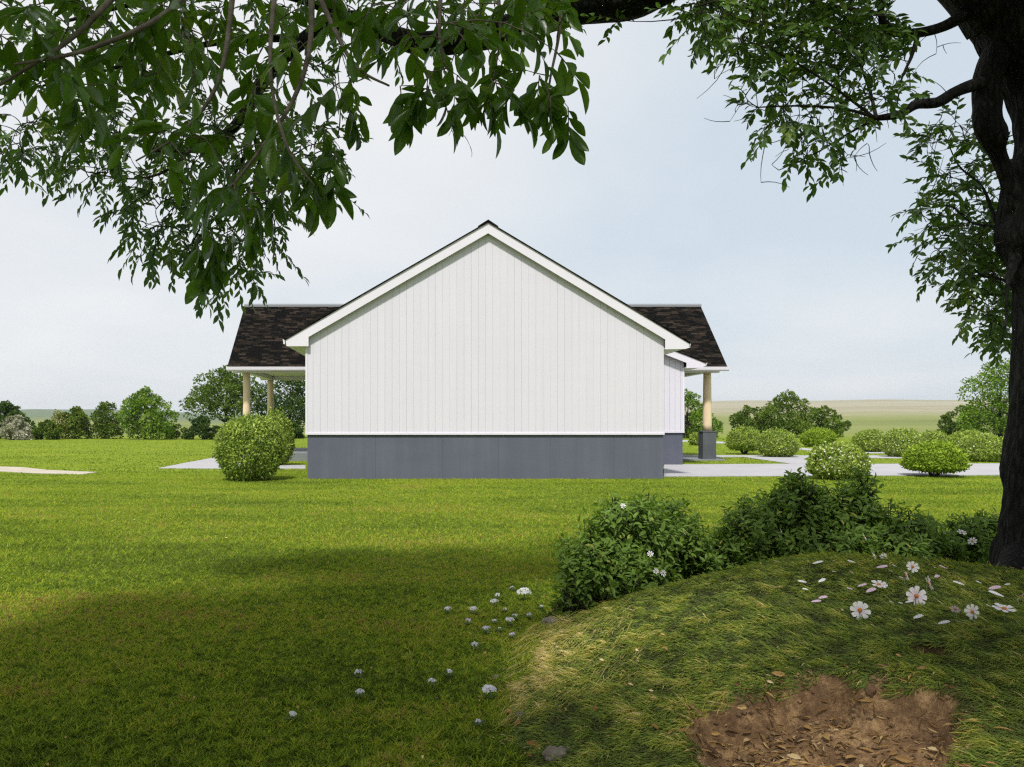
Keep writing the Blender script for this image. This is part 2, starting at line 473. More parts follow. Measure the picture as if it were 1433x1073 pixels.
slab('driveway', [(929, 667.5), (1440, 665.3), (1600, 664.5), (1600, 648.5), (1142, 650.0), (1106, 649.6), (929.5, 650.6)], M['concrete'])
slab('path', [(958, 641.0), (1039, 639.6), (1106, 649.3), (1141, 649.7), (1124, 643.0), (1131, 640.3), (1270, 641.6), (1270, 637.6), (1098, 637.6), (958, 637.2)], M['concrete'], .021)
slab('path', [(955, 618.2), (1018, 621.0), (1122, 629.6), (1150, 631.6), (1160, 630.4), (1125, 627.2), (1020, 618.6), (955, 616.0)], M['concrete'], .021)
slab('path', [(1195, 634.6), (1260, 634.6), (1240, 632.0), (1200, 632.2)], M['concrete'], .021)
slab('path', [(222, 655.6), (262, 647.6), (300, 640.6), (338, 640.6), (352, 651.2), (427.5, 651.4), (427.5, 656.2), (330, 656.3)], M['concrete'], .021)
slab('path', [(-60, 650.5), (0, 653.2), (31, 654.2), (67, 658.0), (100, 659.6), (137, 661.2), (116, 664.0), (54, 663.0), (0, 660.0), (-60, 656.0)], M['sand'], .018)

# ------------------------------------------------------------------ the house
house = thing('house', (1.7, 20.73, 0), 'white gabled board house with grey foundation and dark shingle roof', 'house')
HL = (1.7, 20.73, 0)


def part(mb, name, mat, parent=house, smooth=False):
    return mb.build(name, mat, parent, smooth, loc=HL)


XL, XR, YF = -3.01, 6.30, 20.73
RX, RZ = 1.72, 6.647
TL, TLZ, TR, TRZ = -3.52, 3.62, 6.92, 3.53
sl = (RZ - TLZ) / (RX - TL); sr = (RZ - TRZ) / (TR - RX)


def roof_z(x):
    return RZ - (RX - x) * sl if x < RX else RZ - (x - RX) * sr


FT = 1.172
# wall: backing sheet + vertical boards with narrow grooves
mb = MB()
wallback = MB()
zt = lambda x: roof_z(x) - .20
wallback.prism([(XL, FT), (XR, FT), (XR, zt(XR)), (RX, zt(RX)), (XL, zt(XL))], 'y', YF + .006, YF + .14)
wallback.box(XL + .002, XL + .14, YF + .14, 31.2, FT, 3.6)
wallback.box(XR - .14, XR - .002, YF + .14, 31.2, FT, 3.6)
x = XL; i = 0
while x < XR - .01:
    w = .187
    if XR - (x + w) < .07:
        w = XR - x
    gap = .0075 if i % 6 == 5 else (.0038 if rng.random() < .25 else .0016)
    x1 = min(x + w, XR); a, b = x + (0 if i == 0 else gap / 2), x1 - (0 if x1 >= XR - 1e-6 else gap / 2)
    if a < RX < b:
        poly = [(a, FT + .02), (b, FT + .02), (b, zt(b)), (RX, zt(RX)), (a, zt(a))]
    else:
        poly = [(a, FT + .02), (b, FT + .02), (b, zt(b)), (a, zt(a))]
    mb.prism(poly, 'y', YF - .001 * rng.random() - .003, YF + .005, tint=.5 + .35 * rng.random())
    x = x1; i += 1
wl = part(mb, 'wall', M['siding'])
part(wallback, 'wall_backing', M['groove'], wl)
tb = MB(); tb.box(XL - .015, XR + .015, YF - .026, YF + .05, FT - .022, FT + .030)
tb.box(XL - .012, XL + .045, YF - .016, YF + .05, FT + .032, 3.66)
part(tb, 'corner_trim', M['paint'], wl)
# foundation with faint formwork panels
fb = MB(); x = XL + .03
edges = [XL + .035, -1.2, .55, 2.0, 3.35, 5.0, XR - .01]
for a, b in zip(edges[:-1], edges[1:]):
    fb.box(a + .0015, b - .0015, YF + .022, 31.0, -.3, FT - .024)
part(fb, 'foundation', M['foundation'])

# main roof: two sloped slabs, ridge cap
Y0, Y1 = 20.60, 34.4
TH = .06


def slope_slab(mb, xa, za, xb, zb, y0, y1, th):
    mb.prism([(xa, za), (xb, zb), (xb, zb - th), (xa, za - th)], 'y', y0, y1)


rb = MB()
RT = .018
slope_slab(rb, TL - .03, TLZ + .012, RX, RZ + RT, Y0 - .03, Y1, .032)
slope_slab(rb, RX, RZ + RT, TR + .03, TRZ + .012, Y0 - .03, Y1, .032)
# saltbox slope of the wider bay behind
BX, BZ, BY = 9.68, 3.52, 27.18
rb.prism([(RX + .3, RZ - .12), (BX + .03, BZ + .012), (BX + .03, BZ - .02), (RX + .3, RZ - .152)], 'y', BY - .03, 33.6)
# cross roof front and back slopes
CE, CR, CB = 30.5, 34.4, 38.3
ez, cz = 3.61, 6.575
xl0, xr0, xl1, xr1 = -7.44, 11.71, -7.62, 12.02
for (ya, yb) in ((CE, CR), (CB, CR)):
    v = [(xl0, ya, ez), (xr0, ya, ez), (xr1, yb, cz), (xl1, yb, cz)]
    v += [(a, b, c - .05) for a, b, c in v]
    rb.add(v, [(0, 1, 2, 3), (7, 6, 5, 4), (0, 4, 5, 1), (1, 5, 6, 2), (2, 6, 7, 3), (3, 7, 4, 0)])
roof = part(rb, 'roof', M['shingle'])
cap = MB()
cap.prism([(RX - .26, RZ + RT - .26 * sl + .004), (RX, RZ + RT + .006), (RX + .26, RZ + RT - .26 * sr + .004), (RX + .26, RZ + RT - .26 * sr + .03), (RX, RZ + RT + .045), (RX - .26, RZ + RT - .26 * sl + .03)], 'y', Y0 - .036, Y1)
part(cap, 'ridge_cap', M['shingle'], roof)
cap = MB(); cap.prism([(CR - .16, cz - .03), (CR, cz + .035), (CR + .16, cz - .03), (CR + .16, cz - .12), (CR, cz - .01), (CR - .16, cz - .12)], 'x', xl1 - .01, xr1 + .01)
part(cap, 'ridge_cap', M['ridge'], roof)

# rake boards with boxed eave returns
D = .285
bb = MB()
xi = XL + .085
bb.prism([(RX, RZ - .002), (TL, TLZ - .022), (TL + .03, 3.44), (xi, 3.44), (xi, roof_z(xi) - D), (RX, RZ - D)], 'y', Y0, Y0 + .035)
xi2 = XR + .0
bb.prism([(RX + .001, RZ - .002), (RX + .001, RZ - D), (xi2, roof_z(xi2) - D), (xi2, 3.36), (TR - .10, 3.37), (TR - .10, TRZ - .16), (TR, TRZ - .13), (TR, TRZ - .022)], 'y', Y0, Y0 + .035)
part(bb, 'rake_board', M['paint'])
bb = MB()
bz = lambda x: BZ + .39 * (BX - x)
bb.prism([(6.4, bz(6.4) - .02), (6.4, bz(6.4) - .26), (9.04, bz(9.04) - .26), (9.04, 3.33), (BX - .10, 3.34), (BX - .10, BZ - .15), (BX, BZ - .12), (BX, BZ - .02)], 'y', BY, BY + .03)
part(bb, 'rake_board', M['paint'])
# soffits and frieze under the rake overhang
sf = MB()
sf.prism([(TL + .05, 3.47), (XL - .0, 3.47), (XL - .0, 3.445), (TL + .05, 3.445)], 'y', Y0 + .037, 30.6)
sf.prism([(XR + .0, 3.40), (TR - .12, 3.40), (TR - .12, 3.375), (XR + .0, 3.375)], 'y', Y0 + .037, 27.1)
sf.prism([(9.03, 3.375), (BX - .12, 3.375), (BX - .12, 3.35), (9.03, 3.35)], 'y', BY + .032, 30.6)
for s in (-1, 1):
    xa, xb = (RX, XL) if s < 0 else (RX + .001, XR)
    sf.prism([(xa, roof_z(RX) - .205), (xb, roof_z(xb) - .205), (xb, roof_z(xb) - .185), (xa, roof_z(RX) - .185)], 'y', Y0 + .037, YF - .008)
part(sf, 'soffit', M['soffit'])
# gutters
gu = MB()
gu.prism([(TL - .075, 3.625), (TL - .012, 3.60), (TL - .012, 3.50), (TL - .055, 3.50)], 'y', Y0 + .02, 30.4)
part(gu, 'gutter', M['paint'])
gu = MB()
gu.prism([(TR + .005, 3.535), (TR + .055, 3.50), (TR + .045, 3.41), (TR + .005, 3.40)], 'y', Y0 + .04, 27.1)
part(gu, 'gutter', M['paint'])
gu = MB()
gu.prism([(BX + .002, 3.51), (BX + .07, 3.51), (BX + .05, 3.42), (BX + .002, 3.40)], 'y', BY + .02, 30.4)
part(gu, 'gutter', M['paint'])
gu = MB()
prof = [(CE - .115, ez - .005), (CE - .004, ez - .03), (CE - .004, ez - .165), (CE - .06, ez - .165), (CE - .10, ez - .12)]
gu.prism(prof, 'x', xl0 - .02, xr0 + .03)
part(gu, 'gutter', M['paint'])
# bay behind: wall, foundation
mb = MB(); x = 6.1; i = 0
while x < 9.0:
    x1 = min(x + .187, 9.02); gap = .008 if i % 3 == 0 else .005
    mb.prism([(x + gap / 2, FT - .0), (x1 - gap / 2, FT - .0), (x1 - gap / 2, bz(x1) - .16), (x + gap / 2, bz(x) - .16)], 'y', 27.4, 27.42, tint=.5 + .3 * rng.random())
    x = x1; i += 1
w2 = part(mb, 'wall', M['siding'])
mb = MB(); mb.prism([(6.1, FT), (9.015, FT), (9.015, bz(9.015) - .17), (6.1, bz(6.1) - .17)], 'y', 27.425, 27.56)
mb.box(8.88, 9.015, 27.562, 36.6, FT, 3.5)
part(mb, 'wall_backing', M['groove'], w2)
mb = MB(); mb.box(6.32, 9.035, 27.375, 27.44, FT - .05, FT - .004); mb.box(8.965, 9.032, 27.385, 27.44, FT, 3.36); part(mb, 'corner_trim', M['paint'], w2)
mb = MB(); mb.box(6.31, 8.985, 27.43, 36.6, -.3, FT - .054); part(mb, 'foundation', M['foundation'])
# enclosed core of the cross wing
mb = MB(); mb.box(-3.0, 8.86, 31.3, 36.6, .31, 3.43); part(mb, 'wall', M['siding'])
# porches
pf = MB(); pf.box(-7.25, -3.05, 30.55, 37.3, -.2, .30); part(pf, 'porch_floor', M['slab'])
pf = MB(); pf.box(9.02, 11.75, 30.75, 37.3, -.2, .05); part(pf, 'porch_floor', M['slab'])  # low grey slab added on the right, standing in for grey shaded ground
bm_ = MB()
for xa, xb, xc in ((-7.42, -2.9, -7.10), (8.9, 11.66, 11.1)):
    bm_ = MB()
    for y in (31.16, 36.56):
        bm_.box(xa, xb, y, y + .28, 3.43, 3.60)
    bm_.box(xc, xc + .26, 31.445, 36.555, 3.44, 3.60)
    part(bm_, 'porch_beam', M['paint'])
mb = MB(); mb.box(-7.43, 11.68, CE + .06, CB - .06, 3.605, 3.625)
mb.prism([(CE + .02, ez - .04), (CB - .02, ez - .04), (CR, cz - .1)], 'x', xl0 + .05, xl0 + .07)
mb.prism([(CE + .02, ez - .04), (CB - .02, ez - .04), (CR, cz - .1)], 'x', xr0 - .07, xr0 - .05)
part(mb, 'porch_ceiling', M['soffit'])


def post(x, y, z0, z1, r0, r1):
    mb = MB(); zs = np.linspace(z0, z1, 10)
    mb.tube([(x, y, z) for z in zs], np.linspace(r0, r1, 10), 28)
    o = part(mb, 'porch_post', M['cream'], smooth=True)
    return o


for y in (31.3, 36.7):
    post(-6.87 if y < 33 else -6.96, y, .30, 3.43, .155, .135)
    o = post(11.22, y, 1.14, 3.43, .175, .145)
    mb = MB(); mb.box(11.22 - .26, 11.22 + .26, y - .26, y + .26, -.1, 1.10); mb.box(11.22 - .275, 11.22 + .275, y - .275, y + .275, 1.102, 1.14)
    part(mb, 'pedestal', M['pedestal'], o)

# ------------------------------------------------------------------ background trees
def crown_cloud(mb, blobs, n, leaf, tint_mu=.45):
    blobs = np.array(blobs); w = blobs[:, 3] * blobs[:, 4]; w = w / w.sum()
    k = rng.choice(len(blobs), n, p=w); b = blobs[k]
    d = rand_dirs(n); rr = np.clip(1 - np.abs(rng.normal(0, .22, n)), .1, 1.12)
    d[:, 2] = np.where(rng.random(n) < .3, np.abs(d[:, 2]), d[:, 2])
    p = b[:, :3] + d * rr[:, None] * np.stack([b[:, 3], b[:, 3], b[:, 4]], 1)
    out = norm(d + rng.normal(0, .6, (n, 3)))
    nr = norm(np.cross(out, rand_dirs(n)) + d * .8 + np.array([0, 0, .5]))
    L = leaf * rng.uniform(.6, 1.35, n)
    tn = np.clip(tint_mu + (fbm(p[:, 0] * 1.3, p[:, 2] * 1.3 + p[:, 1], 3, 2) - .5) * .9 + rng.normal(0, .16, n), 0, 1)
    leaves(mb, p, out, nr, L, L * rng.uniform(.5, .75, n), LEAF_RHOMB, tn)


def make_tree(name, px, ytop, wpx, d, ybase, mat, label, cat, n=6000, leaf=.22, low=.12, blobs_n=16, limbs=True, tint=.45, peak=.8, group='trees along the far edge of the lawn'):
    base = np.array([(px - CX) / F * d, d, 0.0])
    H = (ybase - ytop) / F * d * 1.0; Wd = wpx / F * d * .5
    root = thing(name, base, label, cat, group)
    blobs = []
    for i in range(blobs_n):
        f = (i + .5) / blobs_n; z = H * (low + (1 - low) * f * .90)
        env = Wd * (math.sin(math.pi * min(1, (f * .80 + .22))) ** peak)
        a = i * 2.4 + rng.random(); r = env * rng.uniform(.35, .72)
        br = max(.22 * H * rng.uniform(.7, 1.2) * (1.05 - .5 * f), .12 * H)
        blobs.append((math.cos(a) * r, math.sin(a) * r * .8, min(z, H - br * .75), br * 1.08, br * .75))
    for i in range(int(blobs_n * 1.3)):                # outlying tufts break the outline
        b = blobs[rng.integers(blobs_n)]; dd = rand_dirs(1)[0]; dd[2] = abs(dd[2]) * .8
        q = np.array(b[:3]) + dd * b[3] * .95
        blobs.append((q[0], q[1], min(q[2], H * .98), b[3] * .38, b[4] * .42))
    tr = MB(); th = H * .42
    tr.tube([(0, 0, -.2), (.05, 0, th * .5), (.0, .05, th), (.1, 0, H * .75)], [H * .032, H * .026, H * .018, H * .006], 8)
    if limbs:
        for b in blobs[2:blobs_n:2]:
            z0 = th * rng.uniform(.3, 1.0); e = np.array(b[:3])
            tr.tube([(0, 0, z0), e * [.45, .45, 0] + [0, 0, z0 + (e[2] - z0) * .35], e], [H * .014, H * .009, H * .003], 6)
    tr.build('trunk', M['dark_twig'], root, True)
    cr = MB(); crown_cloud(cr, blobs, n, leaf, tint)
    lo = cr.v[-1]; cr.v[-1] = np.stack([lo[:, 0], lo[:, 1], np.maximum(lo[:, 2], .02)], 1)
    cr.build('crown', M[mat], root)
    return root


make_tree('tree', 8, 562, 84, 74, 614, 'far_dark_leaf', 'dark green tree at the far left end of the tree line', 'tree', 5000, .24, .05)
make_tree('flowering_bush', 22, 580, 56, 68.5, 615.5, 'far_pale_leaf', 'pale cream flowering bush before the dark tree at the far left', 'bush', 5200, .16, .03, 14, False, .6, .5, 'bushes in the tree line')
make_tree('bush', 66, 588, 48, 70, 615, 'far_leaf', 'low green bush right of the pale flowering bush', 'bush', 3600, .18, .03, 12, False, .4, .5, 'bushes in the tree line')
make_tree('bush', 82, 573, 44, 73, 614, 'far_yellow_leaf', 'slender bush with yellow leaves amid the left tree line', 'bush', 1500, .16, .1, 10, True, .45, .6, 'bushes in the tree line')
make_tree('tree', 106, 568, 54, 73.5, 614, 'far_leaf', 'olive green tree behind the yellow bush', 'tree', 4600, .2, .05, 14, True, .5)
make_tree('tree', 148, 561, 54, 74, 614, 'far_leaf', 'narrow mid green tree beside the tallest bright tree', 'tree', 4600, .2, .05, 15, True, .35)
make_tree('tree', 203, 542, 98, 71, 615, 'far_bright_leaf', 'tall bright green tree with a pointed crown in the left tree line', 'tree', 8500, .21, .06, 22, True, .5, .9)
make_tree('bush', 247, 593, 44, 74, 614, 'far_leaf', 'small bush in the gap right of the bright pointed tree', 'bush', 2000, .18, .03, 9, False, .35, .5, 'bushes in the tree line')
make_tree('bush', 283, 582, 60, 70, 615, 'far_dark_leaf', 'low dark evergreen bush below the big tree by the porch', 'bush', 4000, .18, .03, 12, False, .4, .5, 'bushes in the tree line')
make_tree('tree', 316, 512, 118, 76, 613, 'far_leaf', 'large spreading tree with dark limbs left of the porch posts', 'tree', 8500, .24, .34, 20, True, .35, .6)
make_tree('tree', 405, 520, 120, 79, 612.5, 'far_dark_leaf', 'large dark tree seen between the porch posts and house', 'tree', 8500, .24, .25, 20, True, .5, .6)
make_tree('bush', 402, 588, 80, 74, 614, 'far_dark_leaf', 'dark low bush at the lawn edge behind the porch', 'bush', 3600, .18, .03, 12, False, .3, .5, 'bushes in the tree line')
make_tree('tree', 962, 546, 112, 76, 612.5, 'far_bright_leaf', 'full green tree behind the right porch column', 'tree', 7500, .21, .05, 20, True, .3, .6)
make_tree('tree', 1048, 568, 80, 82, 611.5, 'far_leaf', 'low rounded tree right of the porch column', 'tree', 5000, .22, .05, 15, True, .4, .5)
make_tree('tree', 1102, 546, 100, 80, 612, 'far_leaf', 'tallest tree of the clump behind the clipped bushes', 'tree', 7500, .22, .05, 20, True, .5, .7)
make_tree('tree', 1152, 568, 92, 83, 611.5, 'far_leaf', 'broad low tree ending the clump at the open plain', 'tree', 5500, .22, .05, 16, True, .42, .6)
make_tree('tree', 1346, 566, 76, 78, 612, 'far_leaf', 'low tree left of the large tree beside the black trunk', 'tree', 4600, .22, .05, 15, True, .35, .6)
make_tree('tree', 1400, 500, 124, 74, 613, 'far_bright_leaf', 'large green tree far off beside the black trunk', 'tree', 9000, .23, .05, 24, True, .4, .6)

# ------------------------------------------------------------------ clipped round bushes
def make_bush(px, ybase, w, ytop, mat, label, n=6500, cream=.0, stems=False, leaf=.055, group='clipped bushes by the paths', low=.40):
    base = G(px, ybase); d = base[1]
    H = (ybase - ytop) / F * d * .95; R_ = w / F * d * .5 * .90
    root = thing('bush', base, label, 'bush', group)
    z0 = .17 * H if stems else 0.0
    low = .26 if stems else low
    hc = z0 + (H - z0) * low
    cr = MB()
    lumps = rand_dirs(60); la = rng.uniform(-.06, .09, 60)
    dv = rand_dirs(n); dv = dv[(dv[:, 2] > -.93)]; n = len(dv)
    lump = np.zeros(n) + .04
    for q, a in zip(lumps, la):
        lump += a * np.exp(-((1 - dv @ q) / .035))
    rr = (1 + lump) * np.clip(1 - np.abs(rng.normal(0, .10, n)), .45, 1) * (1 + .075 * np.abs(rng.normal(size=n)) * (rng.random(n) < .18))
    hv = np.where(dv[:, 2] > 0, H - hc, hc - z0); sh = dv[:, 2]
    flare = 1
    n_ = n
    p = np.stack([dv[:, 0] * R_ * rr * flare, dv[:, 1] * R_ * rr * flare, hc + sh * hv * rr], 1)
    out = norm(dv * .45 + rng.normal(0, .6, (n, 3)) + [0, 0, .3])
    nr = norm(dv + rng.normal(0, .42, (n, 3)))
    tn = np.clip(.36 + .4 * (vnoise(dv[:, 0] * 5 + dv[:, 1] * 4, dv[:, 2] * 6, 9) - .5) + rng.normal(0, .17, n) + (rng.random(n) < cream) * .22, 0, 1)
    L = leaf * 1.45 * rng.uniform(.6, 1.35, n)
    leaves(cr, p, out, nr, L, L * rng.uniform(.42, .6, n), LEAF_RHOMB, tn)
    cr.build('foliage', M[mat], root)
    st = MB()
    for i in range(9):
        a = i * 2.39 + .3; r = R_ * rng.uniform(.45, .80)
        st.tube([(math.cos(a) * .04, math.sin(a) * .04, -.05), (math.cos(a) * r * .40, math.sin(a) * r * .40, max(z0, .05 * H) + .03 * H), (math.cos(a) * r, math.sin(a) * r, z0 + .45 * H)], [.035, .022, .008], 6)
    st.build('stems', M['dark_twig'], root, True)
    if cream > .12:
        fl = MB(); k = int(n * cream * .35); idx = rng.choice(n, k, replace=False)
        idx = idx[dv[idx, 2] > -.5]
        leaves(fl, p[idx] * [1.01, 1.01, 1.0] + dv[idx] * .012, norm(rand_dirs(len(idx)) + [0, 0, .3]), dv[idx], .05, .045, LEAF_RHOMB, rng.random(len(idx)))
        fl.build('blossoms', M['blossom'], root)
    return root


make_bush(350, 671.5, 97, 580, 'bush_leaf', 'large round light green bush at the left corner of the house', 13000, .06, False, .058, low=.5)
make_bush(386, 651, 52, 575, 'bush_leaf', 'round bush half hidden behind the large one at the left house corner', 6000, .10, False, .06)
make_bush(1042, 635.5, 50, 596, 'bush_leaf', 'leftmost round bush past the porch column, on short stems', 5000, .12, True, .07)
make_bush(1088, 639.5, 56, 600, 'bush_leaf', 'broad cream flecked bush beside the path fork', 5500, .16, False, .065)
make_bush(1145, 625, 45, 599, 'bright_bush_leaf', 'small yellow green bush before the far tree clump', 4500, .05, False, .09)
make_bush(1172, 670.5, 80, 621, 'bush_leaf', 'white blossomed bush at the driveway edge behind the dark shrub', 9000, .30, False, .055)
make_bush(1217, 632.5, 46, 601, 'bush_leaf', 'round bush with cream specks left of the widest flowering bush in the back row', 4800, .15, False, .075)
make_bush(1264, 639.5, 58, 600, 'bush_leaf', 'widest cream flowering bush of the back row, behind the bright green bush', 6000, .25, False, .065)
make_bush(1304, 624, 42, 604, 'bush_leaf', 'distant bush peeking out behind the bright green bush', 3600, .2, False, .1)
make_bush(1308, 666.5, 80, 619, 'bright_bush_leaf', 'bright green bush with dark forked stem on the driveway edge', 8500, .0, True, .06)
make_bush(1353, 640, 50, 602, 'bush_leaf', 'bush partly hidden behind the rightmost bush', 4800, .10, False, .068)
make_bush(1372, 645.5, 62, 607, 'bush_leaf', 'rightmost round bush beside the black trunk', 6000, .14, False, .06)
make_bush(977, 623, 24, 606, 'bush_leaf', 'tiny bush far behind the porch column pedestal', 2600, .05, False, .1)

# ------------------------------------------------------------------ mound in the right foreground
FY = [0.5, 2.0, 3.36, 3.96, 4.39, 5.08, 6.03, 7.0, 9.0]; FX = [.60, .50, .42, .42, .50, .62, .98, 1.5, 2.4]
PIT = (1.43, 2.80)
HOLE = [99.0, 99.0]


def pit_r(X, Y):
    dx = (X - PIT[0]) / .37; dy = (Y - PIT[1]) / .54
    a = np.arctan2(dy, dx)
    w = 1 + .10 * np.sin(2 * a + 2.2) + .08 * np.sin(3 * a + .6) + .07 * np.sin(5 * a + 2) + .05 * np.sin(9 * a) + .035 * np.sin(17 * a + 1)
    return np.sqrt(dx * dx + dy * dy) / w


def mound_h(X, Y):
    X = np.asarray(X, float); Y = np.asarray(Y, float)
    xf = np.interp(Y, FY, FX) + .30 * (fbm(X * 2.3 + 5, Y * 2.3, 63, 3) - .5)
    t = np.clip((X - xf) / 2.3, -.2, 1)
    rise = np.where(t > 0, 1 - (1 - np.clip(t, 0, 1)) ** 1.75, t * 1.2)
    kx = .95 * sstep(2.7, 3.9, X)
    bk = 1 - sstep(0, 1, (Y - (5.1 - kx)) / 2.4)
    rt = 1 - sstep(5.2, 8.5, X)
    h = .60 * rise * bk * rt
    h = h + (fbm(X * 1.3, Y * 1.3, 31, 3) - .5) * .07 * np.clip(t * 4, 0, 1) * bk
    h = h + (fbm(X * 5, Y * 5, 41, 3) - .5) * .025 * np.clip(t * 4, 0, 1) * bk
    pr = pit_r(X, Y)
    h = h - .155 * (1 - sstep(.80, 1.05, pr)) - .045 * (1 - sstep(0, .8, pr)) + .05 * (fbm(X * 6, Y * 6, 51, 3) - .5) * (1 - sstep(.8, 1.0, pr)) + .02 * np.exp(-((pr - 1.15) / .16) ** 2)
    h2 = np.sqrt(((X - HOLE[0]) / .095) ** 2 + ((Y - HOLE[1]) / .10) ** 2)
    h = h - .16 * (1 - sstep(.6, 1.1, h2))
    return h - .012


for d in np.arange(1.5, 9, .01):
    p = P(1305, 910, d)
    if p[2] <= float(mound_h(p[0], p[1])):
        HOLE[0], HOLE[1] = p[0], p[1]
        break
gx = np.concatenate([np.linspace(.1, 4.2, 260), np.linspace(4.26, 9.0, 80)]); gy = np.concatenate([np.linspace(.6, 5.4, 300), np.linspace(5.45, 8.4, 70)])
Xg, Yg = np.meshgrid(gx, gy); Zg = mound_h(Xg, Yg)
Zg = np.where(np.interp(Yg, FY, FX) - Xg > .25, -.15, Zg)
nx, ny = len(gx), len(gy)
i, j = np.meshgrid(np.arange(ny - 1), np.arange(nx - 1), indexing='ij'); i = i.ravel(); j = j.ravel()
mm = MB()
prg = pit_r(Xg, Yg)
hole = np.sqrt(((Xg - HOLE[0]) / .095) ** 2 + ((Yg - HOLE[1]) / .10) ** 2)
tin = np.maximum(1 - sstep(1.0, 1.10, prg + .16 * (fbm(Xg * 9, Yg * 9, 3, 3) - .5)), 1 - sstep(.7, 1.1, hole))
mm.add(np.stack([Xg, Yg, Zg], -1).reshape(-1, 3), np.stack([i * nx + j, i * nx + j + 1, (i + 1) * nx + j + 1, (i + 1) * nx + j], 1), tin.ravel())
tag(mm.build('mound', M['mound'], smooth=True), kind='structure')


def mound_hit(px, py):
    for d in np.arange(1.5, 9, .01):
        p = P(px, py, d)
        if p[2] <= max(float(mound_h(p[0], p[1])), 0.0):
            return p
    return G(px, py)


def mound_n(X, Y, e=.03):
    zx = (mound_h(X + e, Y) - mound_h(X - e, Y)) / (2 * e); zy = (mound_h(X, Y + e) - mound_h(X, Y - e)) / (2 * e)
    return norm(np.stack([-zx, -zy, np.ones_like(zx)], -1))


# combed long grass on the mound
n = 380000
dd = 1.9 * (7.4 / 1.9) ** rng.random(n) ; pxr = rng.uniform(640, 1560, n); pxr[:90000] = rng.uniform(1500, 3000, 90000); wo = np.where(np.arange(n) < 90000, 1.8, 1.0)
X = (pxr - CX) / F * dd; Y = dd
hm = mound_h(X, Y); pr = pit_r(X, Y)
hl = np.sqrt(((X - HOLE[0]) / .095) ** 2 + ((Y - HOLE[1]) / .10) ** 2)
keep = (hm > .004) & (pr > 1.0 + .30 * (fbm(X * 6, Y * 6, 6, 3) - .5)) & (hl > 1.0)
pr = pr[keep]; X, Y, hm, wo = X[keep], Y[keep], hm[keep], wo[keep]; n = len(X)
nr = mound_n(X, Y)
ang = math.pi + .30 + (fbm(X * .8, Y * .8, 77, 3) - .5) * 2.2 + rng.normal(0, .48, n) - .5 * sstep(3.2, 1.8, X) * 0
dr = np.stack([np.cos(ang), np.sin(ang), np.zeros(n)], 1); dr = norm(dr - nr * np.sum(dr * nr, 1, keepdims=True))
foot = X - np.interp(Y, FY, FX)
clm = np.clip(.5 + 1.5 * (fbm(X * 17, Y * 13, 83, 2) - .5), 0, 1)
straw = (1 - sstep(.08, .60, foot + .25 * (fbm(X * 3, Y * 3, 8, 2) - .5))) * sstep(3.7, 4.2, Y) * (1 - sstep(5.4, 6.2, Y))
patch = sstep(.52, .72, fbm(X * 1.6 + 3, Y * 1.6, 19, 3))
tn = np.clip(.25 + (clm - .5) * .9 + rng.normal(0, .17, n) + .45 * straw + .12 * patch + (rng.random(n) < .04 + .3 * straw + .06 * patch) * .38, 0, 1)
sc = np.clip(Y / 4.0, .65, 1.5)
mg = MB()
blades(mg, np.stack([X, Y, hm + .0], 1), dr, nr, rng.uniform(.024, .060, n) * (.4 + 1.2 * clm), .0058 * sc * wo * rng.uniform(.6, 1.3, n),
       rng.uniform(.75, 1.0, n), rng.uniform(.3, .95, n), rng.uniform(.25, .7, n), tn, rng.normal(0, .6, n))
# long dry straw lying over the left foot of the mound
n = 2100
Y = rng.uniform(3.75, 5.7, n); X = np.interp(Y, FY, FX) - .06 + rng.random(n) ** 2.0 * .75
X = X + .0; k_ = rng.random(n) < .35 + .65 * (fbm(X * 2.2, Y * 2.2, 29, 2) > .45); X, Y = X[k_], Y[k_]; n = len(X)
hs = np.maximum(mound_h(X, Y), 0); nr = mound_n(X, Y); ang = .66 + rng.normal(0, .28, n) + math.pi * (rng.random(n) < .4)
dr = np.stack([np.cos(ang), np.sin(ang), np.zeros(n)], 1); dr = norm(dr - nr * np.sum(dr * nr, 1, keepdims=True))
blades(mg, np.stack([X, Y, hs + .012], 1), dr, nr, rng.uniform(.05, .15, n), .0040 * rng.uniform(.6, 1.3, n), .99, rng.uniform(.05, .22, n), rng.uniform(.06, .22, n), np.clip(rng.normal(.84, .12, n), .4, 1), rng.normal(0, .4, n))
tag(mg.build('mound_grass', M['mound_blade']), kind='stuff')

# straw and leaf crumbs in the bare hollow and along the mound foot
n = 4000
X = np.concatenate([rng.normal(PIT[0], .36, 2900), rng.uniform(.3, 1.1, 260), rng.uniform(.9, 3.6, 140), rng.uniform(-4.5, .8, 700)]); Y = np.concatenate([rng.normal(PIT[1], .42, 2900), rng.uniform(3.4, 5.6, 260), rng.uniform(2.4, 4.8, 140), 3.2 + 9 * rng.random(700) ** 1.4])
keep = (pit_r(X, Y) < 1.12) | (np.arange(n) >= 2900); X, Y = X[keep], Y[keep]; n = len(X)
hz = np.maximum(mound_h(X, Y), 0.0) + .006; nr = mound_n(X, Y)
pos = np.stack([X, Y, hz + np.where(pit_r(X, Y) > 1.1, .02, 0)], 1)
a = rng.uniform(0, 6.28, n); dr = np.stack([np.cos(a), np.sin(a), rng.uniform(-.1, .25, n)], 1)
lt = MB(); L = np.where(pit_r(X, Y) < 1.12, .012 + .05 * rng.random(n) ** 1.2, rng.uniform(.010, .032, n))
pos[:, 2] += np.where((X < .4) | (Y > 5.8), .022, 0)
leaves(lt, pos, dr, norm(nr + rng.normal(0, .35, (n, 3))), L, L * rng.choice([.12, .2, .45], n), LEAF_MID, np.clip(rng.normal(.5, .25, n), 0, 1))
tag(lt.build('leaf_litter', M['litter']), kind='stuff')

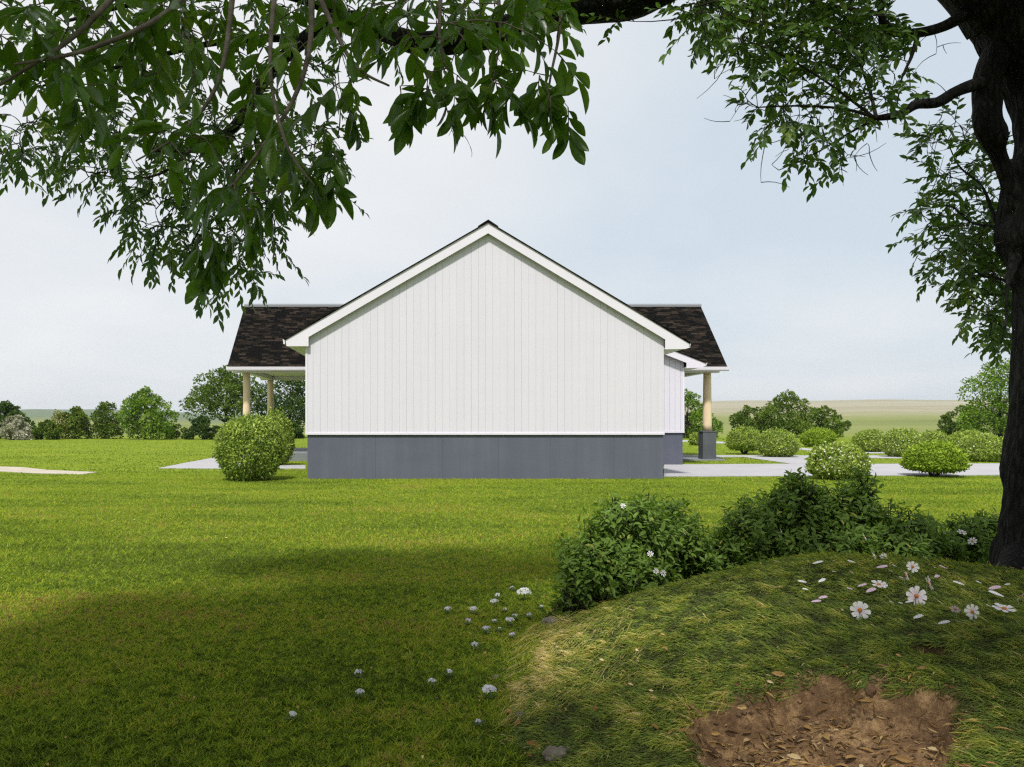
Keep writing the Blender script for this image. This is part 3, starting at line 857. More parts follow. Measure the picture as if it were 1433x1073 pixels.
# crumbs of soil in the hollow
n = 1500
X = rng.normal(PIT[0], .30, n); Y = rng.normal(PIT[1], .36, n); k_ = pit_r(X, Y) < 1.06; X, Y = X[k_], Y[k_]; n = len(X)
oct_v = np.array([(1, 0, 0), (-1, 0, 0), (0, 1, 0), (0, -1, 0), (0, 0, 1), (0, 0, -1), (.6, .6, .6), (-.6, .6, .5), (.6, -.6, .5), (-.6, -.6, .6)], float)
oct_f = np.array([(0, 6, 4), (6, 2, 4), (2, 7, 4), (7, 1, 4), (1, 9, 4), (9, 3, 4), (3, 8, 4), (8, 0, 4), (0, 2, 6), (2, 1, 7), (1, 3, 9), (3, 0, 8)])
sz = .0025 + .012 * rng.random(n) ** 3
vv = (oct_v[None] * rng.uniform(.7, 1.3, (n, 10, 3))) * sz[:, None, None] + np.stack([X, Y, mound_h(X, Y) + sz * .3], 1)[:, None]
sc_ = MB(); sc_.add(vv.reshape(-1, 3), (oct_f[None] + np.arange(n)[:, None, None] * 10).reshape(-1, 3), np.repeat(rng.random(n), 10))
tag(sc_.build('soil_crumbs', M['clod']), kind='stuff')

# ------------------------------------------------------------------ lawn grass
HOUSE_BOX = [(-3.0, 20.72, 6.32, 31.2), (6.3, 27.4, 9.03, 37), (-7.3, 30.5, 11.9, 37.4)]


def lawn_batch(n, d0, d1, h0, h1, w, pw=1.0):
    u = rng.random(n); d = d0 * (d1 / d0) ** (u ** pw)
    n_o = int(n * .28); px = rng.uniform(-110, 1545, n); px[:n_o] = rng.uniform(-1000, 2600, n_o); wo = np.where(np.arange(n) < n_o, 1.7, 1.0); X = (px - CX) / F * d; Y = d
    keep = np.ones(n, bool)
    for b in HOUSE_BOX:
        keep &= ~((X > b[0]) & (X < b[2]) & (Y > b[1]) & (Y < b[3]))
    for q in PATHS:
        keep &= ~in_poly(X, Y, q)
    keep &= ~(mound_h(X, Y) > .01)
    X, Y, d, wo = X[keep], Y[keep], d[keep], wo[keep]; n = len(X)
    bare = fbm(X * 1.1, Y * .9, 55, 3)
    tn = .36 + (fbm(X * .35, Y * .9, 5, 3) - .5) * .9 + (fbm(X * 3, Y * 3, 15, 2) - .5) * .35 + rng.normal(0, .19, n) + (fbm(X * .5, Y * 2.6, 61, 3) - .5) * .5
    cl_ = np.clip(.5 + 1.5 * (fbm(X * 34, Y * 22, 71, 2) - .5), 0, 1); tn = tn + (cl_ - .5) * .75 * (1 - sstep(8, 30, d))
    tn = tn + (rng.random(n) < .03) * .4 + sstep(.72, .86, bare) * .35
    a = rng.uniform(0, 6.28, n); dr = np.stack([np.cos(a), np.sin(a), np.zeros(n)], 1); up = np.tile([0., 0, 1.], (n, 1))
    hh = rng.uniform(h0, h1, n) * (.75 + .6 * fbm(X * 1.7, Y * 1.7, 25, 2)) * (.35 + 1.3 * cl_)
    blades(LG, np.stack([X, Y, np.zeros(n)], 1), dr, up, hh, w * wo * rng.uniform(.6, 1.3, n) * np.clip(d / d0, 1, 4) ** .55, rng.uniform(.4, 1.3, n), 1.0, rng.uniform(.1, .6, n), np.clip(tn, 0, 1), rng.uniform(-1.5, 1.5, n))


LG = MB()
lawn_batch(720000, 2.5, 8, .013, .033, .0044)
lawn_batch(490000, 8, 24, .018, .042, .0075)
lawn_batch(190000, 24, 75, .02, .045, .022)
tag(LG.build('grass', M['lawn_blade']), kind='stuff')

# ------------------------------------------------------------------ foreground shrubs
def make_shrub(label, blobs, shoots, nleaf, L0, group='leafy shrubs behind the mound', seed=0):
    """blobs: (x, y, z, rx, rz) in world; leafy shoots grow out of them"""
    blobs = np.array(blobs, float)
    base = np.array([blobs[:, 0].mean(), blobs[:, 1].mean(), max(0, float(mound_h(blobs[:, 0].mean(), blobs[:, 1].mean())))])
    root = thing('shrub', base, label, 'shrub', group)
    w = blobs[:, 3] ** 2; k = rng.choice(len(blobs), shoots, p=w / w.sum()); b = blobs[k]
    d = rand_dirs(shoots); d[:, 2] = np.where(d[:, 2] < -.45, -d[:, 2], d[:, 2])
    tip = b[:, :3] + d * np.stack([b[:, 3], b[:, 3], b[:, 4]], 1) * np.clip(1 - np.abs(rng.normal(0, .17, shoots)), .35, 1.06)[:, None]
    sd = norm(d * .75 + np.array([0, 0, .75]) + rng.normal(0, .28, (shoots, 3)))
    ln = rng.uniform(.16, .30, shoots)
    lf = MB(); st = MB()
    for s in range(shoots):
        e = tip[s]; a0 = e - sd[s] * ln[s]
        a0[2] = max(a0[2], .02)
        mid = (a0 + e) / 2 + rng.normal(0, .012, 3)
        if s % 2 == 0:
            st.tube([a0 - base, mid - base, e - base], [.004, .003, .0015], 4, False)
        m = nleaf; f = np.linspace(.05, 1, m)
        pp = a0 + (e - a0) * f[:, None] + 0
        az = np.arange(m) * 2.4 + rng.random() * 6
        u = norm(np.cross(sd[s], [.3, .8, .1])); v_ = np.cross(sd[s], u)
        ra = np.cos(az)[:, None] * u + np.sin(az)[:, None] * v_
        sp_ = (1.05 - .4 * f)[:, None]
        dr = norm(ra * sp_ + sd[s] * (.1 + .6 * f)[:, None] + [0, 0, -.22] + rng.normal(0, .22, (m, 3)))
        nrm = norm(sd[s] - ra * .35 + rng.normal(0, .2, (m, 3)))
        LL = L0 * rng.uniform(.65, 1.2, m) * (1.05 - .35 * f)
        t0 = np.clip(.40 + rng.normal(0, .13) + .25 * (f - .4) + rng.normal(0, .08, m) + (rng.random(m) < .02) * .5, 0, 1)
        leaves(lf, pp - base, dr, nrm, LL, LL * rng.uniform(.36, .50, m), LEAF_MID, t0)
    for q in blobs:
        g0 = np.array([q[0], q[1], max(0, float(mound_h(q[0], q[1]))) - .03]) + [*(rng.normal(0, .06, 2)), 0]
        for _ in range(7):
            e = q[:3] + rand_dirs(1)[0] * q[3] * .6
            st.tube([g0 - base, (g0 * .5 + e * .5) - base + rng.normal(0, .03, 3), e - base], [.012, .008, .004], 5, False)
    st.build('stems', M['dark_twig'], root)
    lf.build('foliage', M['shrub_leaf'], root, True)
    return root


def bl(px, py, d, rpx, rzpx):
    p = P(px, py, d); return (p[0], p[1], p[2], rpx / F * d, rzpx / F * d)


make_shrub('dense dark green shrub with white flowers at the left foot of the mound',
           [bl(835, 790, 6.1, 62, 62), bl(880, 750, 6.3, 72, 60), bl(935, 762, 6.6, 62, 58), bl(890, 810, 6.0, 66, 44), bl(806, 824, 5.95, 30, 24), bl(783, 832, 5.95, 16, 12), bl(965, 775, 6.5, 38, 40), bl(925, 725, 6.8, 44, 32), bl(808, 796, 6.0, 36, 32), bl(860, 704, 6.5, 16, 16), bl(905, 698, 6.6, 16, 14), bl(985, 790, 6.5, 32, 26)], 560, 13, .090)
make_shrub('tallest and widest dark shrub, with leafy upright tips, behind the mound crest',
           [bl(1060, 745, 6.9, 58, 52), bl(1110, 722, 7.0, 62, 52), bl(1180, 725, 6.9, 62, 52), bl(1255, 745, 6.9, 56, 44), bl(1150, 765, 6.7, 82, 40), bl(1240, 768, 6.6, 62, 34), bl(1030, 775, 6.7, 36, 30), bl(1120, 682, 7.0, 26, 24), bl(1205, 688, 7.0, 26, 28), bl(1012, 770, 6.8, 30, 40), bl(1116, 668, 7.0, 13, 15), bl(1207, 662, 7.0, 13, 17), bl(1090, 690, 7.0, 12, 12), bl(1295, 752, 6.9, 34, 32)], 760, 13, .090)
make_shrub('small low shrub between the tall shrub and the black trunk',
           [bl(1350, 752, 7.2, 38, 32), bl(1380, 748, 7.3, 32, 34), bl(1325, 765, 7.0, 26, 22)], 190, 13, .080)

# ------------------------------------------------------------------ the shade tree
TD = 5.2
tree = thing('shade_tree', P(1455, 800, TD), 'big black-barked shade tree overhanging the lawn from the right edge', 'tree')
TB = P(1455, 800, TD)


def tpart(mb, name, mat, parent=tree, smooth=True):
    return mb.build(name, mat, parent, smooth, loc=TB)


def densify(pts, k):
    pts = np.asarray(pts, float); m = len(pts)
    t = np.arange(m); q = np.linspace(0, m - 1, k)
    # Catmull-Rom through the points
    out = []
    for s in q:
        i = min(int(s), m - 2); f = s - i
        p0, p1, p2, p3 = pts[max(i - 1, 0)], pts[i], pts[i + 1], pts[min(i + 2, m - 1)]
        out.append(.5 * ((2 * p1) + (-p0 + p2) * f + (2 * p0 - 5 * p1 + 4 * p2 - p3) * f * f + (-p0 + 3 * p1 - 3 * p2 + p3) * f ** 3))
    return np.array(out)


def bark_bump(amp):
    def fn(f, a, p, r):
        z = p[2] * 3.0 + p[0] * 2
        o = np.empty(len(a))
        for i, q in enumerate(a):
            c, s = math.cos(q), math.sin(q)
            o[i] = 1 + amp * (mnoise.noise((c * 1.6, s * 1.6, z)) * .9 + abs(mnoise.noise((c * 5, s * 5, z * .9 + 9))) * .9 - .3 + .35 * mnoise.noise((c * 11, s * 11, z * 3)))
        return o
    return fn


def limb_tube(spec, k, sides, amp=.14):
    q = densify([[*P(a[0], a[1], a[2]), a[3]] for a in spec], k)
    return q[:, :3], np.maximum(q[:, 3], .002)


def limb(spec, k, sides, name='limb', parent=tree, amp=.14, mat='bark'):
    p, r = limb_tube(spec, k, sides)
    mb = MB(); mb.tube(p, r, sides, True, bark_bump(amp)); tpart(mb, name, M[mat], parent)
    return p, r


SK = []            # skeleton points for twigs to grow from
trunk_spec = [(1474, 850, TD, .42), (1470, 822, TD, .38), (1464, 800, TD, .315), (1461, 770, TD, .275), (1465, 720, TD, .25), (1467, 640, TD, .24), (1472, 550, TD, .235), (1476, 460, TD, .228), (1477, 400, TD, .225),
              (1474, 360, TD, .255), (1469, 325, TD, .295), (1466, 285, TD, .265), (1469, 245, TD, .24), (1475, 200, TD, .21), (1472, 150, TD, .215), (1462, 100, TD, .24), (1442, 50, TD, .275), (1414, -10, TD, .285), (1379, -80, TD, .27), (1354, -170, TD, .24), (1334, -300, 5.1, .2), (1314, -480, 5.0, .13)]
p, r = limb(trunk_spec, 150, 56, 'trunk', amp=.13)
limb([(1430, 290, TD, .10), (1412, 250, TD, .055), (1396, 215, TD, .05), (1390, 190, TD - .05, .085), (1381, 168, TD - .05, .082), (1381, 140, TD, .085), (1383, 110, TD, .085), (1395, 80, TD, .10), (1420, 50, TD, .12)], 40, 24, 'limb', amp=.2)
# root flare
for a, b in ((1402, 818), (1440, 836)):
    limb([(1440, 775, TD - .05, .14), (1425 if a < 1420 else 1440, 798, TD - .14, .12), (a, b - 5, TD - .22, .075), (a - 26, b + 6, TD - .3, .02)], 16, 16, 'root', amp=.12)
main = [(1405, 10, TD, .25), (1345, -45, TD, .2), (1260, -95, 5.15, .17), (1150, -110, 5.1, .15), (1050, -85, 5.1, .14), (960, -40, 5.1, .128), (900, -8, 5.1, .122), (850, 3, 5.1, .118), (800, 12, 5.1, .108), (740, 32, 5.1, .098), (660, 54, 5.15, .085), (590, 60, 5.2, .075), (540, 45, 5.3, .062), (490, 26, 5.4, .056), (430, 52, 5.4, .05), (370, 110, 5.3, .045), (347, 150, 5.2, .04), (318, 186, 5.2, .034), (270, 206, 5.2, .028), (205, 210, 5.2, .018)]
p, r = limb(main, 120, 22); SK.append(p[60:])
side = [
    [(1390, 112, TD, .05), (1362, 119, 5.15, .042), (1338, 128, 5.1, .036), (1312, 143, 5.05, .034), (1283, 146, 5.0, .030), (1258, 160, 5.0, .026), (1228, 165, 5.0, .018)],
    [(1228, 165, 5.0, .012), (1180, 152, 4.9, .008), (1120, 148, 4.8, .006), (1060, 150, 4.8, .004)],
    [(1228, 165, 5.0, .012), (1190, 185, 5.1, .007), (1140, 215, 5.15, .005), (1090, 238, 5.2, .003)],
    [(1226, 164, 5.0, .012), (1215, 120, 5.1, .009), (1190, 60, 5.2, .007), (1160, 10, 5.3, .006)],
    [(1224, 165, 5.0, .010), (1150, 110, 4.8, .007), (1080, 70, 4.7, .005), (1020, 50, 4.6, .003)],
    [(1350, 20, TD, .045), (1320, 37, 5.15, .034), (1282, 46, 5.1, .030), (1250, 44, 5.1, .026), (1235, 28, 5.1, .022), (1230, -20, 5.1, .018)],
    [(1285, 47, 5.1, .016), (1275, 80, 5.1, .011), (1262, 110, 5.1, .006), (1255, 150, 5.1, .004)],
    [(1235, 20, 5.1, .014), (1150, 5, 5.0, .010), (1060, -10, 4.9, .008), (970, 10, 4.8, .005)],
    [(1425, 345, 5.2, .03), (1398, 318, 5.4, .016), (1375, 262, 5.6, .009), (1342, 232, 5.8, .006), (1325, 195, 5.9, .003)],
    [(1425, 345, 5.2, .03), (1392, 318, 5.5, .012), (1360, 312, 5.7, .007), (1330, 288, 5.9, .005), (1300, 292, 6.0, .003)],
    [(1440, 420, 5.2, .03), (1405, 392, 5.5, .011), (1372, 384, 5.7, .007), (1340, 350, 5.9, .005), (1308, 348, 6.0, .003)],
    [(1425, 350, 5.2, .05), (1410, 400, 5.1, .012), (1408, 450, 5.05, .008), (1400, 480, 5.0, .004)],
    [(345, 150, 5.2, .03), (352, 190, 5.1, .016), (330, 240, 5.0, .010), (290, 300, 5.0, .007), (270, 340, 5.0, .004)],
    [(430, 52, 5.4, .03), (300, 60, 5.3, .020), (180, 90, 5.2, .014), (60, 120, 5.1, .008)],
    [(490, 26, 5.4, .03), (380, -10, 5.2, .022), (240, -5, 5.0, .016), (90, 30, 4.9, .010)],
    [(270, 206, 5.2, .016), (230, 240, 5.1, .010), (180, 250, 5.1, .006), (120, 240, 5.1, .004)],
    [(355, 185, 5.1, .014), (365, 240, 5.0, .008), (375, 300, 4.95, .005)],
]
for s in side:
    p, r = limb(s, 26, 9, amp=.06, mat='bark' if s[0][3] > .025 else 'dark_twig'); SK.append(p)
# limbs of the crown above and behind the camera
hidden = [
    [P(1350, -170, TD), [3.2, 3.6, 6.0], [1.6, 1.8, 6.9], [-.6, .6, 7.3]],
    [P(1345, -190, TD), [1.2, 4.8, 6.4], [-1.6, 3.0, 6.8], [-4.4, 1.2, 6.9]],
    [P(1345, -150, TD), [3.9, 2.6, 6.0], [3.6, 0, 6.6], [3.0, -2.6, 6.8]],
    [P(1340, -220, TD), [2.4, 6.0, 7.0], [1.4, 6.6, 7.6], [.2, 6.2, 8.0]],
    [P(1360, -140, TD), [5.2, 4.6, 6.2], [6.6, 3.6, 6.9], [7.6, 2.6, 7.2]],
]
for hspec in hidden:
    q = densify(hspec, 26); mb = MB(); mb.tube(q, np.linspace(.15, .03, 26), 12); tpart(mb, 'limb', M['bark']); SK.append(q)


def grow(targets, skeleton, tw, r0=.005, sag=.05, curv=.10, reach=9.0):
    """join each target to the nearest skeleton point; the new shoots become skeleton too. returns tip directions"""
    sk = np.concatenate(skeleton); targets = np.asarray(targets, float)
    order = np.argsort([np.min(np.sum((sk - q) ** 2, 1)) for q in targets])
    ends = []
    pool = [sk]; alln = sk
    for o in order:
        q = targets[o]; dist = np.sum((alln - q) ** 2, 1); a = alln[np.argmin(dist)]
        L = math.sqrt(dist.min())
        if L > reach:
            continue
        if L < .02:
            ends.append((q, norm(rng.normal(size=3)))); continue
        k = 5
        s = np.linspace(0, 1, k)[:, None]
        perp = norm(np.cross(q - a, rand_dirs(1)[0]))
        path = a + (q - a) * s + perp * (np.sin(s * math.pi) * L * curv) + np.array([0, 0, sag]) * L * np.sin(s * math.pi)
        tw.tube(path, np.linspace(r0 * (1 + min(L, 1)), r0 * .5, k), 5, False)
        alln = np.concatenate([alln, path[1:]])
        ends.append((q, norm(path[-1] - path[-2])))
    return ends


def twig(lf, tw, q, dr, length, m, L0, tmpl, droop, tint_mu, wr, rr=.0022):
    dr = norm(dr + np.array([0, 0, -droop]) + rng.normal(0, .25, 3))
    e = q + dr * length + np.array([0, 0, -droop * length * .25])
    k = 4; s = np.linspace(0, 1, k)[:, None]
    path = q + (e - q) * s + np.array([0, 0, .06 * length]) * np.sin(s * math.pi)
    tw.tube(path, np.linspace(rr * 1.3, rr * .5, k), 4, False)
    f = np.linspace(.12, 1, m)
    pos = q + (e - q) * f[:, None] + np.array([0, 0, .06 * length]) * np.sin(f * math.pi)[:, None]
    u = norm(np.cross(dr, [.05, .1, 1.0])); v_ = norm(np.cross(u, dr))
    sg = np.where(np.arange(m) % 2 == 0, 1, -1)
    dirs = norm(u * sg[:, None] * (1.0 - .55 * f)[:, None] + dr * (.45 + .6 * f)[:, None] + [0, 0, -droop * .9] + rng.normal(0, .28, (m, 3)))
    nrm = norm(v_ + rng.normal(0, .45, (m, 3)))
    L = L0 * rng.uniform(.7, 1.2, m)
    leaves(lf, pos, dirs, nrm, L, L * wr * rng.uniform(.85, 1.15, m), tmpl, np.clip(tint_mu + rng.normal(0, .16) + rng.normal(0, .12, m), 0, 1))


def sample_poly(poly, n, d0, d1):
    poly = np.array(poly, float); lo = poly.min(0); hi = poly.max(0); out = []
    while len(out) < n:
        x = rng.uniform(lo[0], hi[0]); y = rng.uniform(lo[1], hi[1])
        if in_poly(x, y, poly):
            out.append(P(x, y, rng.uniform(d0, d1)))
    return np.array(out)


TWG = MB(); FOL = MB()
# left small-leaved part of the crown
F1 = [(-60, -60), (520, -60), (500, 60), (480, 190), (470, 260), (380, 290), (360, 390), (300, 400), (230, 370), (180, 330), (190, 260), (110, 280), (60, 220), (-60, 230)]
F1c = [(-40, 150), (200, 150), (480, 175), (470, 255), (355, 362), (300, 385), (215, 350), (180, 300), (70, 235), (-40, 235)]
F1b = [(-60, -60), (850, -60), (800, 20), (700, 60), (500, 90), (-60, 140)]
F2 = [(945, -50), (1245, -50), (1262, 40), (1300, 80), (1290, 140), (1245, 165), (1200, 175), (1170, 235), (1140, 235), (1100, 195), (1040, 170), (1030, 120), (1040, 80), (985, 55), (950, 40)]
F2b = [(960, -50), (1235, -50), (1245, 40), (1180, 100), (1060, 70), (980, 30)]
F3 = [(1300, 165), (1345, 160), (1395, 215), (1400, 330), (1425, 370), (1432, 480), (1390, 475), (1335, 410), (1285, 360), (1285, 290), (1310, 240), (1290, 200)]
F3b = [(1330, 300), (1400, 330), (1428, 380), (1432, 480), (1390, 470), (1345, 390)]
F4 = [(840, 22), (870, 24), (860, 40)]
tg = np.concatenate([sample_poly(F1, 240, 4.3, 5.8), sample_poly(F1c, 260, 4.4, 5.6), sample_poly(F1b, 110, 4.4, 5.8)])
for q, dv in grow(tg, [SK[0]] + SK[13:18], TWG, .0035):
    twig(FOL, TWG, q, dv, rng.uniform(.14, .3), int(rng.integers(9, 14)), .066, LEAF_MID, .35, .42, .42)
tg = np.concatenate([sample_poly(F2, 240, 4.5, 5.6), sample_poly(F2b, 220, 4.5, 5.8), sample_poly(F4, 3, 5.0, 5.2)])
for q, dv in grow(tg, SK[1:9], TWG, .0032):
    twig(FOL, TWG, q, dv, rng.uniform(.12, .26), int(rng.integers(8, 12)), .067, LEAF_MID, .08, .48, .47)
tg = np.concatenate([sample_poly(F3, 200, 5.4, 6.6), sample_poly(F3b, 120, 5.4, 6.6)])
for q, dv in grow(tg, SK[9:13], TWG, .003):
    twig(FOL, TWG, q, dv, rng.uniform(.12, .24), int(rng.integers(8, 12)), .067, LEAF_MID, .05, .48, .47)
# bare outer twigs on the right
bare = [P(x, y, rng.uniform(4.7, 5.3)) for x, y in [(975, 138), (985, 165), (1000, 110), (1065, 255), (1080, 230), (1105, 262), (1150, 150), (1180, 260), (1215, 245), (1310, 75), (1325, 75), (1300, 110), (1345, 60), (1240, 200), (1195, 220), (1130, 250)]]
bare += list(sample_poly([(1000, 60), (1260, 60), (1290, 120), (1230, 240), (1120, 240), (1000, 170)], 60, 4.7, 5.4))
grow(bare, SK[1:9], TWG, .0024, 0, .09, .42)
bare = list(sample_poly([(1290, 190), (1390, 210), (1410, 330), (1420, 450), (1350, 400), (1280, 370), (1275, 280)], 36, 4.9, 5.5))
grow(bare, SK[9:13], TWG, .0022, 0, .09, .42)
tpart(TWG, 'twigs', M['dark_twig'])
tpart(FOL, 'foliage', M['tree_leaf'])

# the near bough with large leaves (the same tree, closer to the camera)
bough_spec = [(2000, -900, 3.4, .05), (1300, -420, 2.7, .035), (900, -150, 2.3, .026), (620, -70, 2.1, .02), (350, -60, 2.0, .016), (60, -40, 1.95, .010), (-120, 0, 1.9, .006)]
p, r = limb_tube(bough_spec, 60, 8)
NT_ = MB(); NL = MB(); NT_.tube(p, r, 10, True, None); bp = p
NS = [p[20:]]
for s in [
    [(430, -70, 2.0, .010), (436, 40, 1.95, .0075), (415, 130, 1.9, .006), (360, 215, 1.9, .0045), (300, 290, 1.9, .0030)],
    [(440, -20, 2.0, .008), (470, 45, 1.95, .006), (500, 95, 1.9, .004), (545, 120, 1.9, .0025)],
    [(390, -60, 2.0, .008), (378, 90, 1.85, .005), (400, 200, 1.8, .004), (440, 260, 1.8, .0022)],
    [(620, -70, 2.1, .008), (615, 40, 2.0, .005), (622, 90, 2.0, .003)],
    [(780, -110, 2.2, .008), (785, 20, 2.1, .005), (770, 110, 2.1, .0030), (765, 150, 2.1, .002)],
    [(200, -50, 1.95, .010), (110, 45, 1.9, .006), (30, 100, 1.85, .004), (-40, 140, 1.85, .003)],
    [(300, -55, 2.0, .010), (230, 20, 1.9, .007), (120, 70, 1.85, .005), (20, 90, 1.8, .003)],
    [(330, -55, 2.0, .009), (310, 100, 1.95, .006), (260, 180, 1.95, .004), (190, 225, 1.95, .002)],
    [(690, -80, 2.15, .008), (700, 40, 2.1, .004), (690, 110, 2.1, .002)],
]:
    q, rr = limb_tube(s, 18, 6); k0 = bp[np.argmin(np.sum((bp - q[0]) ** 2, 1))]
    q = np.concatenate([[k0], q[1:]]); NT_.tube(q, rr, 6); NS.append(q)
N1 = [(-40, -30), (800, -30), (790, 90), (760, 120), (690, 120), (620, 130), (560, 90), (500, 90), (440, 150), (430, 220), (365, 240), (315, 295), (285, 290), (300, 230), (230, 215), (130, 150), (-40, 120)]
N1t = [(-40, -40), (790, -40), (780, 40), (500, 60), (-40, 80)]
tg = np.concatenate([sample_poly(N1, 88, 1.75, 2.35), sample_poly(N1t, 54, 1.8, 2.6)])
for q, dv in grow(tg, NS, NT_, .0018):
    dv[1] *= .6
    twig(NL, NT_, q, dv, rng.uniform(.07, .14), int(rng.integers(5, 9)), .074, LEAF_FINE, .38, .42, .39, .0014)
tg = [P(x, y, 2.05) for x, y in [(560, 120), (620, 135), (680, 125), (720, 125), (480, 140), (450, 175), (600, 100), (650, 120), (765, 120), (770, 135), (755, 105), (690, 115), (600, 125), (585, 120), (640, 105), (430, 240), (440, 215), (290, 320), (300, 335), (275, 340), (330, 320), (345, 300), (460, 235), (470, 215), (300, 365), (795, 150), (780, 120), (350, 270), (400, 260)]]
for q, dv in grow(tg, NS, NT_, .0018):
    twig(NL, NT_, q, np.array([.2 * rng.normal(), .1 * rng.normal(), -1.0]), rng.uniform(.05, .09), int(rng.integers(6, 9)), .078, LEAF_FINE, .3, .42, .39, .0014)
grow([P(x, y, 2.05) for x, y in [(640, 165), (658, 205), (650, 190), (660, 220), (628, 190), (440, 330), (425, 310)]], NS + [np.array([P(622, 90, 2.0)])], NT_, .0009, 0)
bough = tpart(NT_, 'bough', M['twig'])
tpart(NL, 'leaves', M['near_leaf'], bough)

# ---- sun direction, and the crown overhead whose shade falls on the foreground
EL = math.radians(57); HD = norm(np.array([.30, .95, 0.0]))
tgl = np.array([HD[0] * math.cos(EL), HD[1] * math.cos(EL), -math.sin(EL)])
EDX = [-9, -5.2, -3.3, -2.8, -2.3, -1.6, -.6, 1.5, 3.0, 4.5, 7, 9]; EDY = [4.0, 5.2, 5.9, 6.8, 8.4, 8.7, 9.5, 9.9, 10.1, 9.9, 9.2, 7.5]
OPEN = [(1.62, 2.75, .45, .3, .85), (2.6, 6.8, 2.2, 1.0, .75), (-1.2, 3.5, .6, .4, .6), (1.3, 4.7, 1.0, .9, .8), (-1.5, 6.9, 1.05, .62, 1.0), (1.9, 3.0, .5, .3, .6), (.9, 5.2, .6, .5, .6)]
CR_ = MB(); cl = []
tries = 0
while len(cl) < 1500 and tries < 60000:
    tries += 1
    sx = rng.uniform(-6.5, 8.0); sy = rng.uniform(.5, 9.8)
    if rng.random() < .35:
        sx = rng.uniform(-4.5, -.5); sy = rng.uniform(2.8, 8.5)
    if sy > np.interp(sx, EDX, EDY) - .25:
        continue
    g = fbm(np.array([sx * .55]), np.array([sy * .55]), 91, 2)[0]
    eg = np.interp(sx, EDX, EDY) - sy
    if eg < 2.0 and fbm(np.array([sx * .9]), np.array([sy * 1.6]), 91, 2)[0] < .58 - .11 * eg:
        continue
    gap = any(math.hypot((sx - a) / ra, (sy - b) / rb) < 1 and rng.random() < pk for a, b, ra, rb, pk in OPEN)
    if gap:
        continue
    hh = rng.uniform(5.2, 8.2)
    c = np.array([sx, sy, 0]) - tgl * (hh / -tgl[2]); c[2] = hh
    if c[1] > .2:
        x, y = proj(c); m_ = .55 / c[1] * F
        if y > -m_ - 10 and -m_ < x < 1433 + m_:
            continue
    cl.append(c)
cl = np.array(cl)
HT = MB(); grow(cl[::3], SK[-5:], HT, .006, .02); tpart(HT, 'twigs', M['dark_twig'])
per = 58; n = len(cl) * per
pos = np.repeat(cl, per, 0) + rand_dirs(n) * (rng.random(n) ** .4)[:, None] * np.array([.5, .5, .32])
dr = norm(rand_dirs(n) + [0, 0, -.4]); L = rng.uniform(.11, .19, n)
leaves(CR_, pos, dr, norm(rand_dirs(n) + [0, 0, .9]), L, L * .5, LEAF_RHOMB, np.clip(rng.normal(.4, .2, n), 0, 1))
tpart(CR_, 'crown', M['tree_leaf'])

# ------------------------------------------------------------------ cosmos flowers
def flower(px, py, dia_px, face, label, on='mound', tint=.8, stem=True, group='cosmos flowers', d=None, petals=8):
    tint = tint * (.78 if stem else 1)
    g = mound_hit(px, py + (10 if stem else 4)) if d is None else P(px, py, d)
    dd_ = g[1]; c = P(px, py, dd_ - (.02 if d is None else 0))
    R_ = dia_px / F * dd_ * .5
    root = thing('cosmos_flower', c, label, 'flower', group)
    fz = norm(np.array(face, float)); u = norm(np.cross(fz, [.2, .1, 1.0])); v_ = np.cross(fz, u)
    pm = MB(); tm = leaf_template([0, .25, .55, .85, .97, 1], [.06, .20, .34, .40, .30, .18], .1, .0)
    for k in range(petals):
        a = k * 2 * math.pi / petals + rng.normal(0, .06); dr = math.cos(a) * u + math.sin(a) * v_
        pr_ = norm(dr + fz * (.12 + rng.normal(0, .08)))
        n0 = pm.n
        leaves(pm, [dr * R_ * .08], [pr_], [fz], R_ * rng.uniform(.86, 1.0), R_ * .64, tm, tint)
        pm.t[-1] = np.clip(np.repeat([tint * .25, tint * .6, tint, tint + .1, tint + .15, tint + .15], 3) + rng.normal(0, .03, 18), 0, 1)
    pm.build('petals', M['petal'], root, True)
    em = MB(); k = 7
    em.tube([fz * -.002, fz * R_ * .10, fz * R_ * .18, fz * R_ * .2], [R_ * .2, R_ * .22, R_ * .15, R_ * .03], 12)
    em.build('eye', M['eye'], root, True)
    if stem:
        gz = mound_hit(px + rng.normal(0, 3), py + 22)
        sm = MB(); e = gz - c
        sm.tube([-fz * .004, e * .4 - fz * .012, e - [0, 0, .02]], [.0018, .0018, .002], 5)
        sm.build('stem', M['stem'], root, True)
    return root


flower(1203, 854, 27, (-.15, -1, .45), 'wide open pale pink cosmos, lower left of the two largest on the mound')
flower(1282, 834, 27, (-.1, -1, .35), 'wide open lilac cosmos, upper right of the two largest on the mound', tint=.62)
flower(1277, 793, 16, (-.35, -1, .5), 'smaller open white cosmos with orange eye near the mound crest')
flower(1268, 806, 13, (.7, -.6, .3), 'half closed pink cosmos tucked below the small crest cosmos', tint=.3)
flower(1299, 816, 20, (1.0, -.28, .25), 'pink cosmos seen edge on above the lilac cosmos', tint=.5)
flower(1405, 852, 28, (0, -.25, 1.0), 'white cosmos opening upward at the right end of the mound')
flower(1230, 818, 21, (0, -.3, 1.0), 'white cosmos facing the sky above the pale pink cosmos')
flower(1361, 856, 21, (-1.0, -.25, .15), 'white cosmos turned sideways left of the upward cosmos')
flower(1337, 852, 12, (-.6, -.5, -.4), 'small pink cosmos bud nodding left of the sideways cosmos', tint=.15)
flower(1428, 834, 15, (.3, -.5, -.4), 'pink nodding cosmos at the foot of the black trunk', tint=.15)
flower(1223, 779, 11, (.7, -.7, .5), 'left one of two small white cosmos on the mound crest', d=5.0, stem=False)
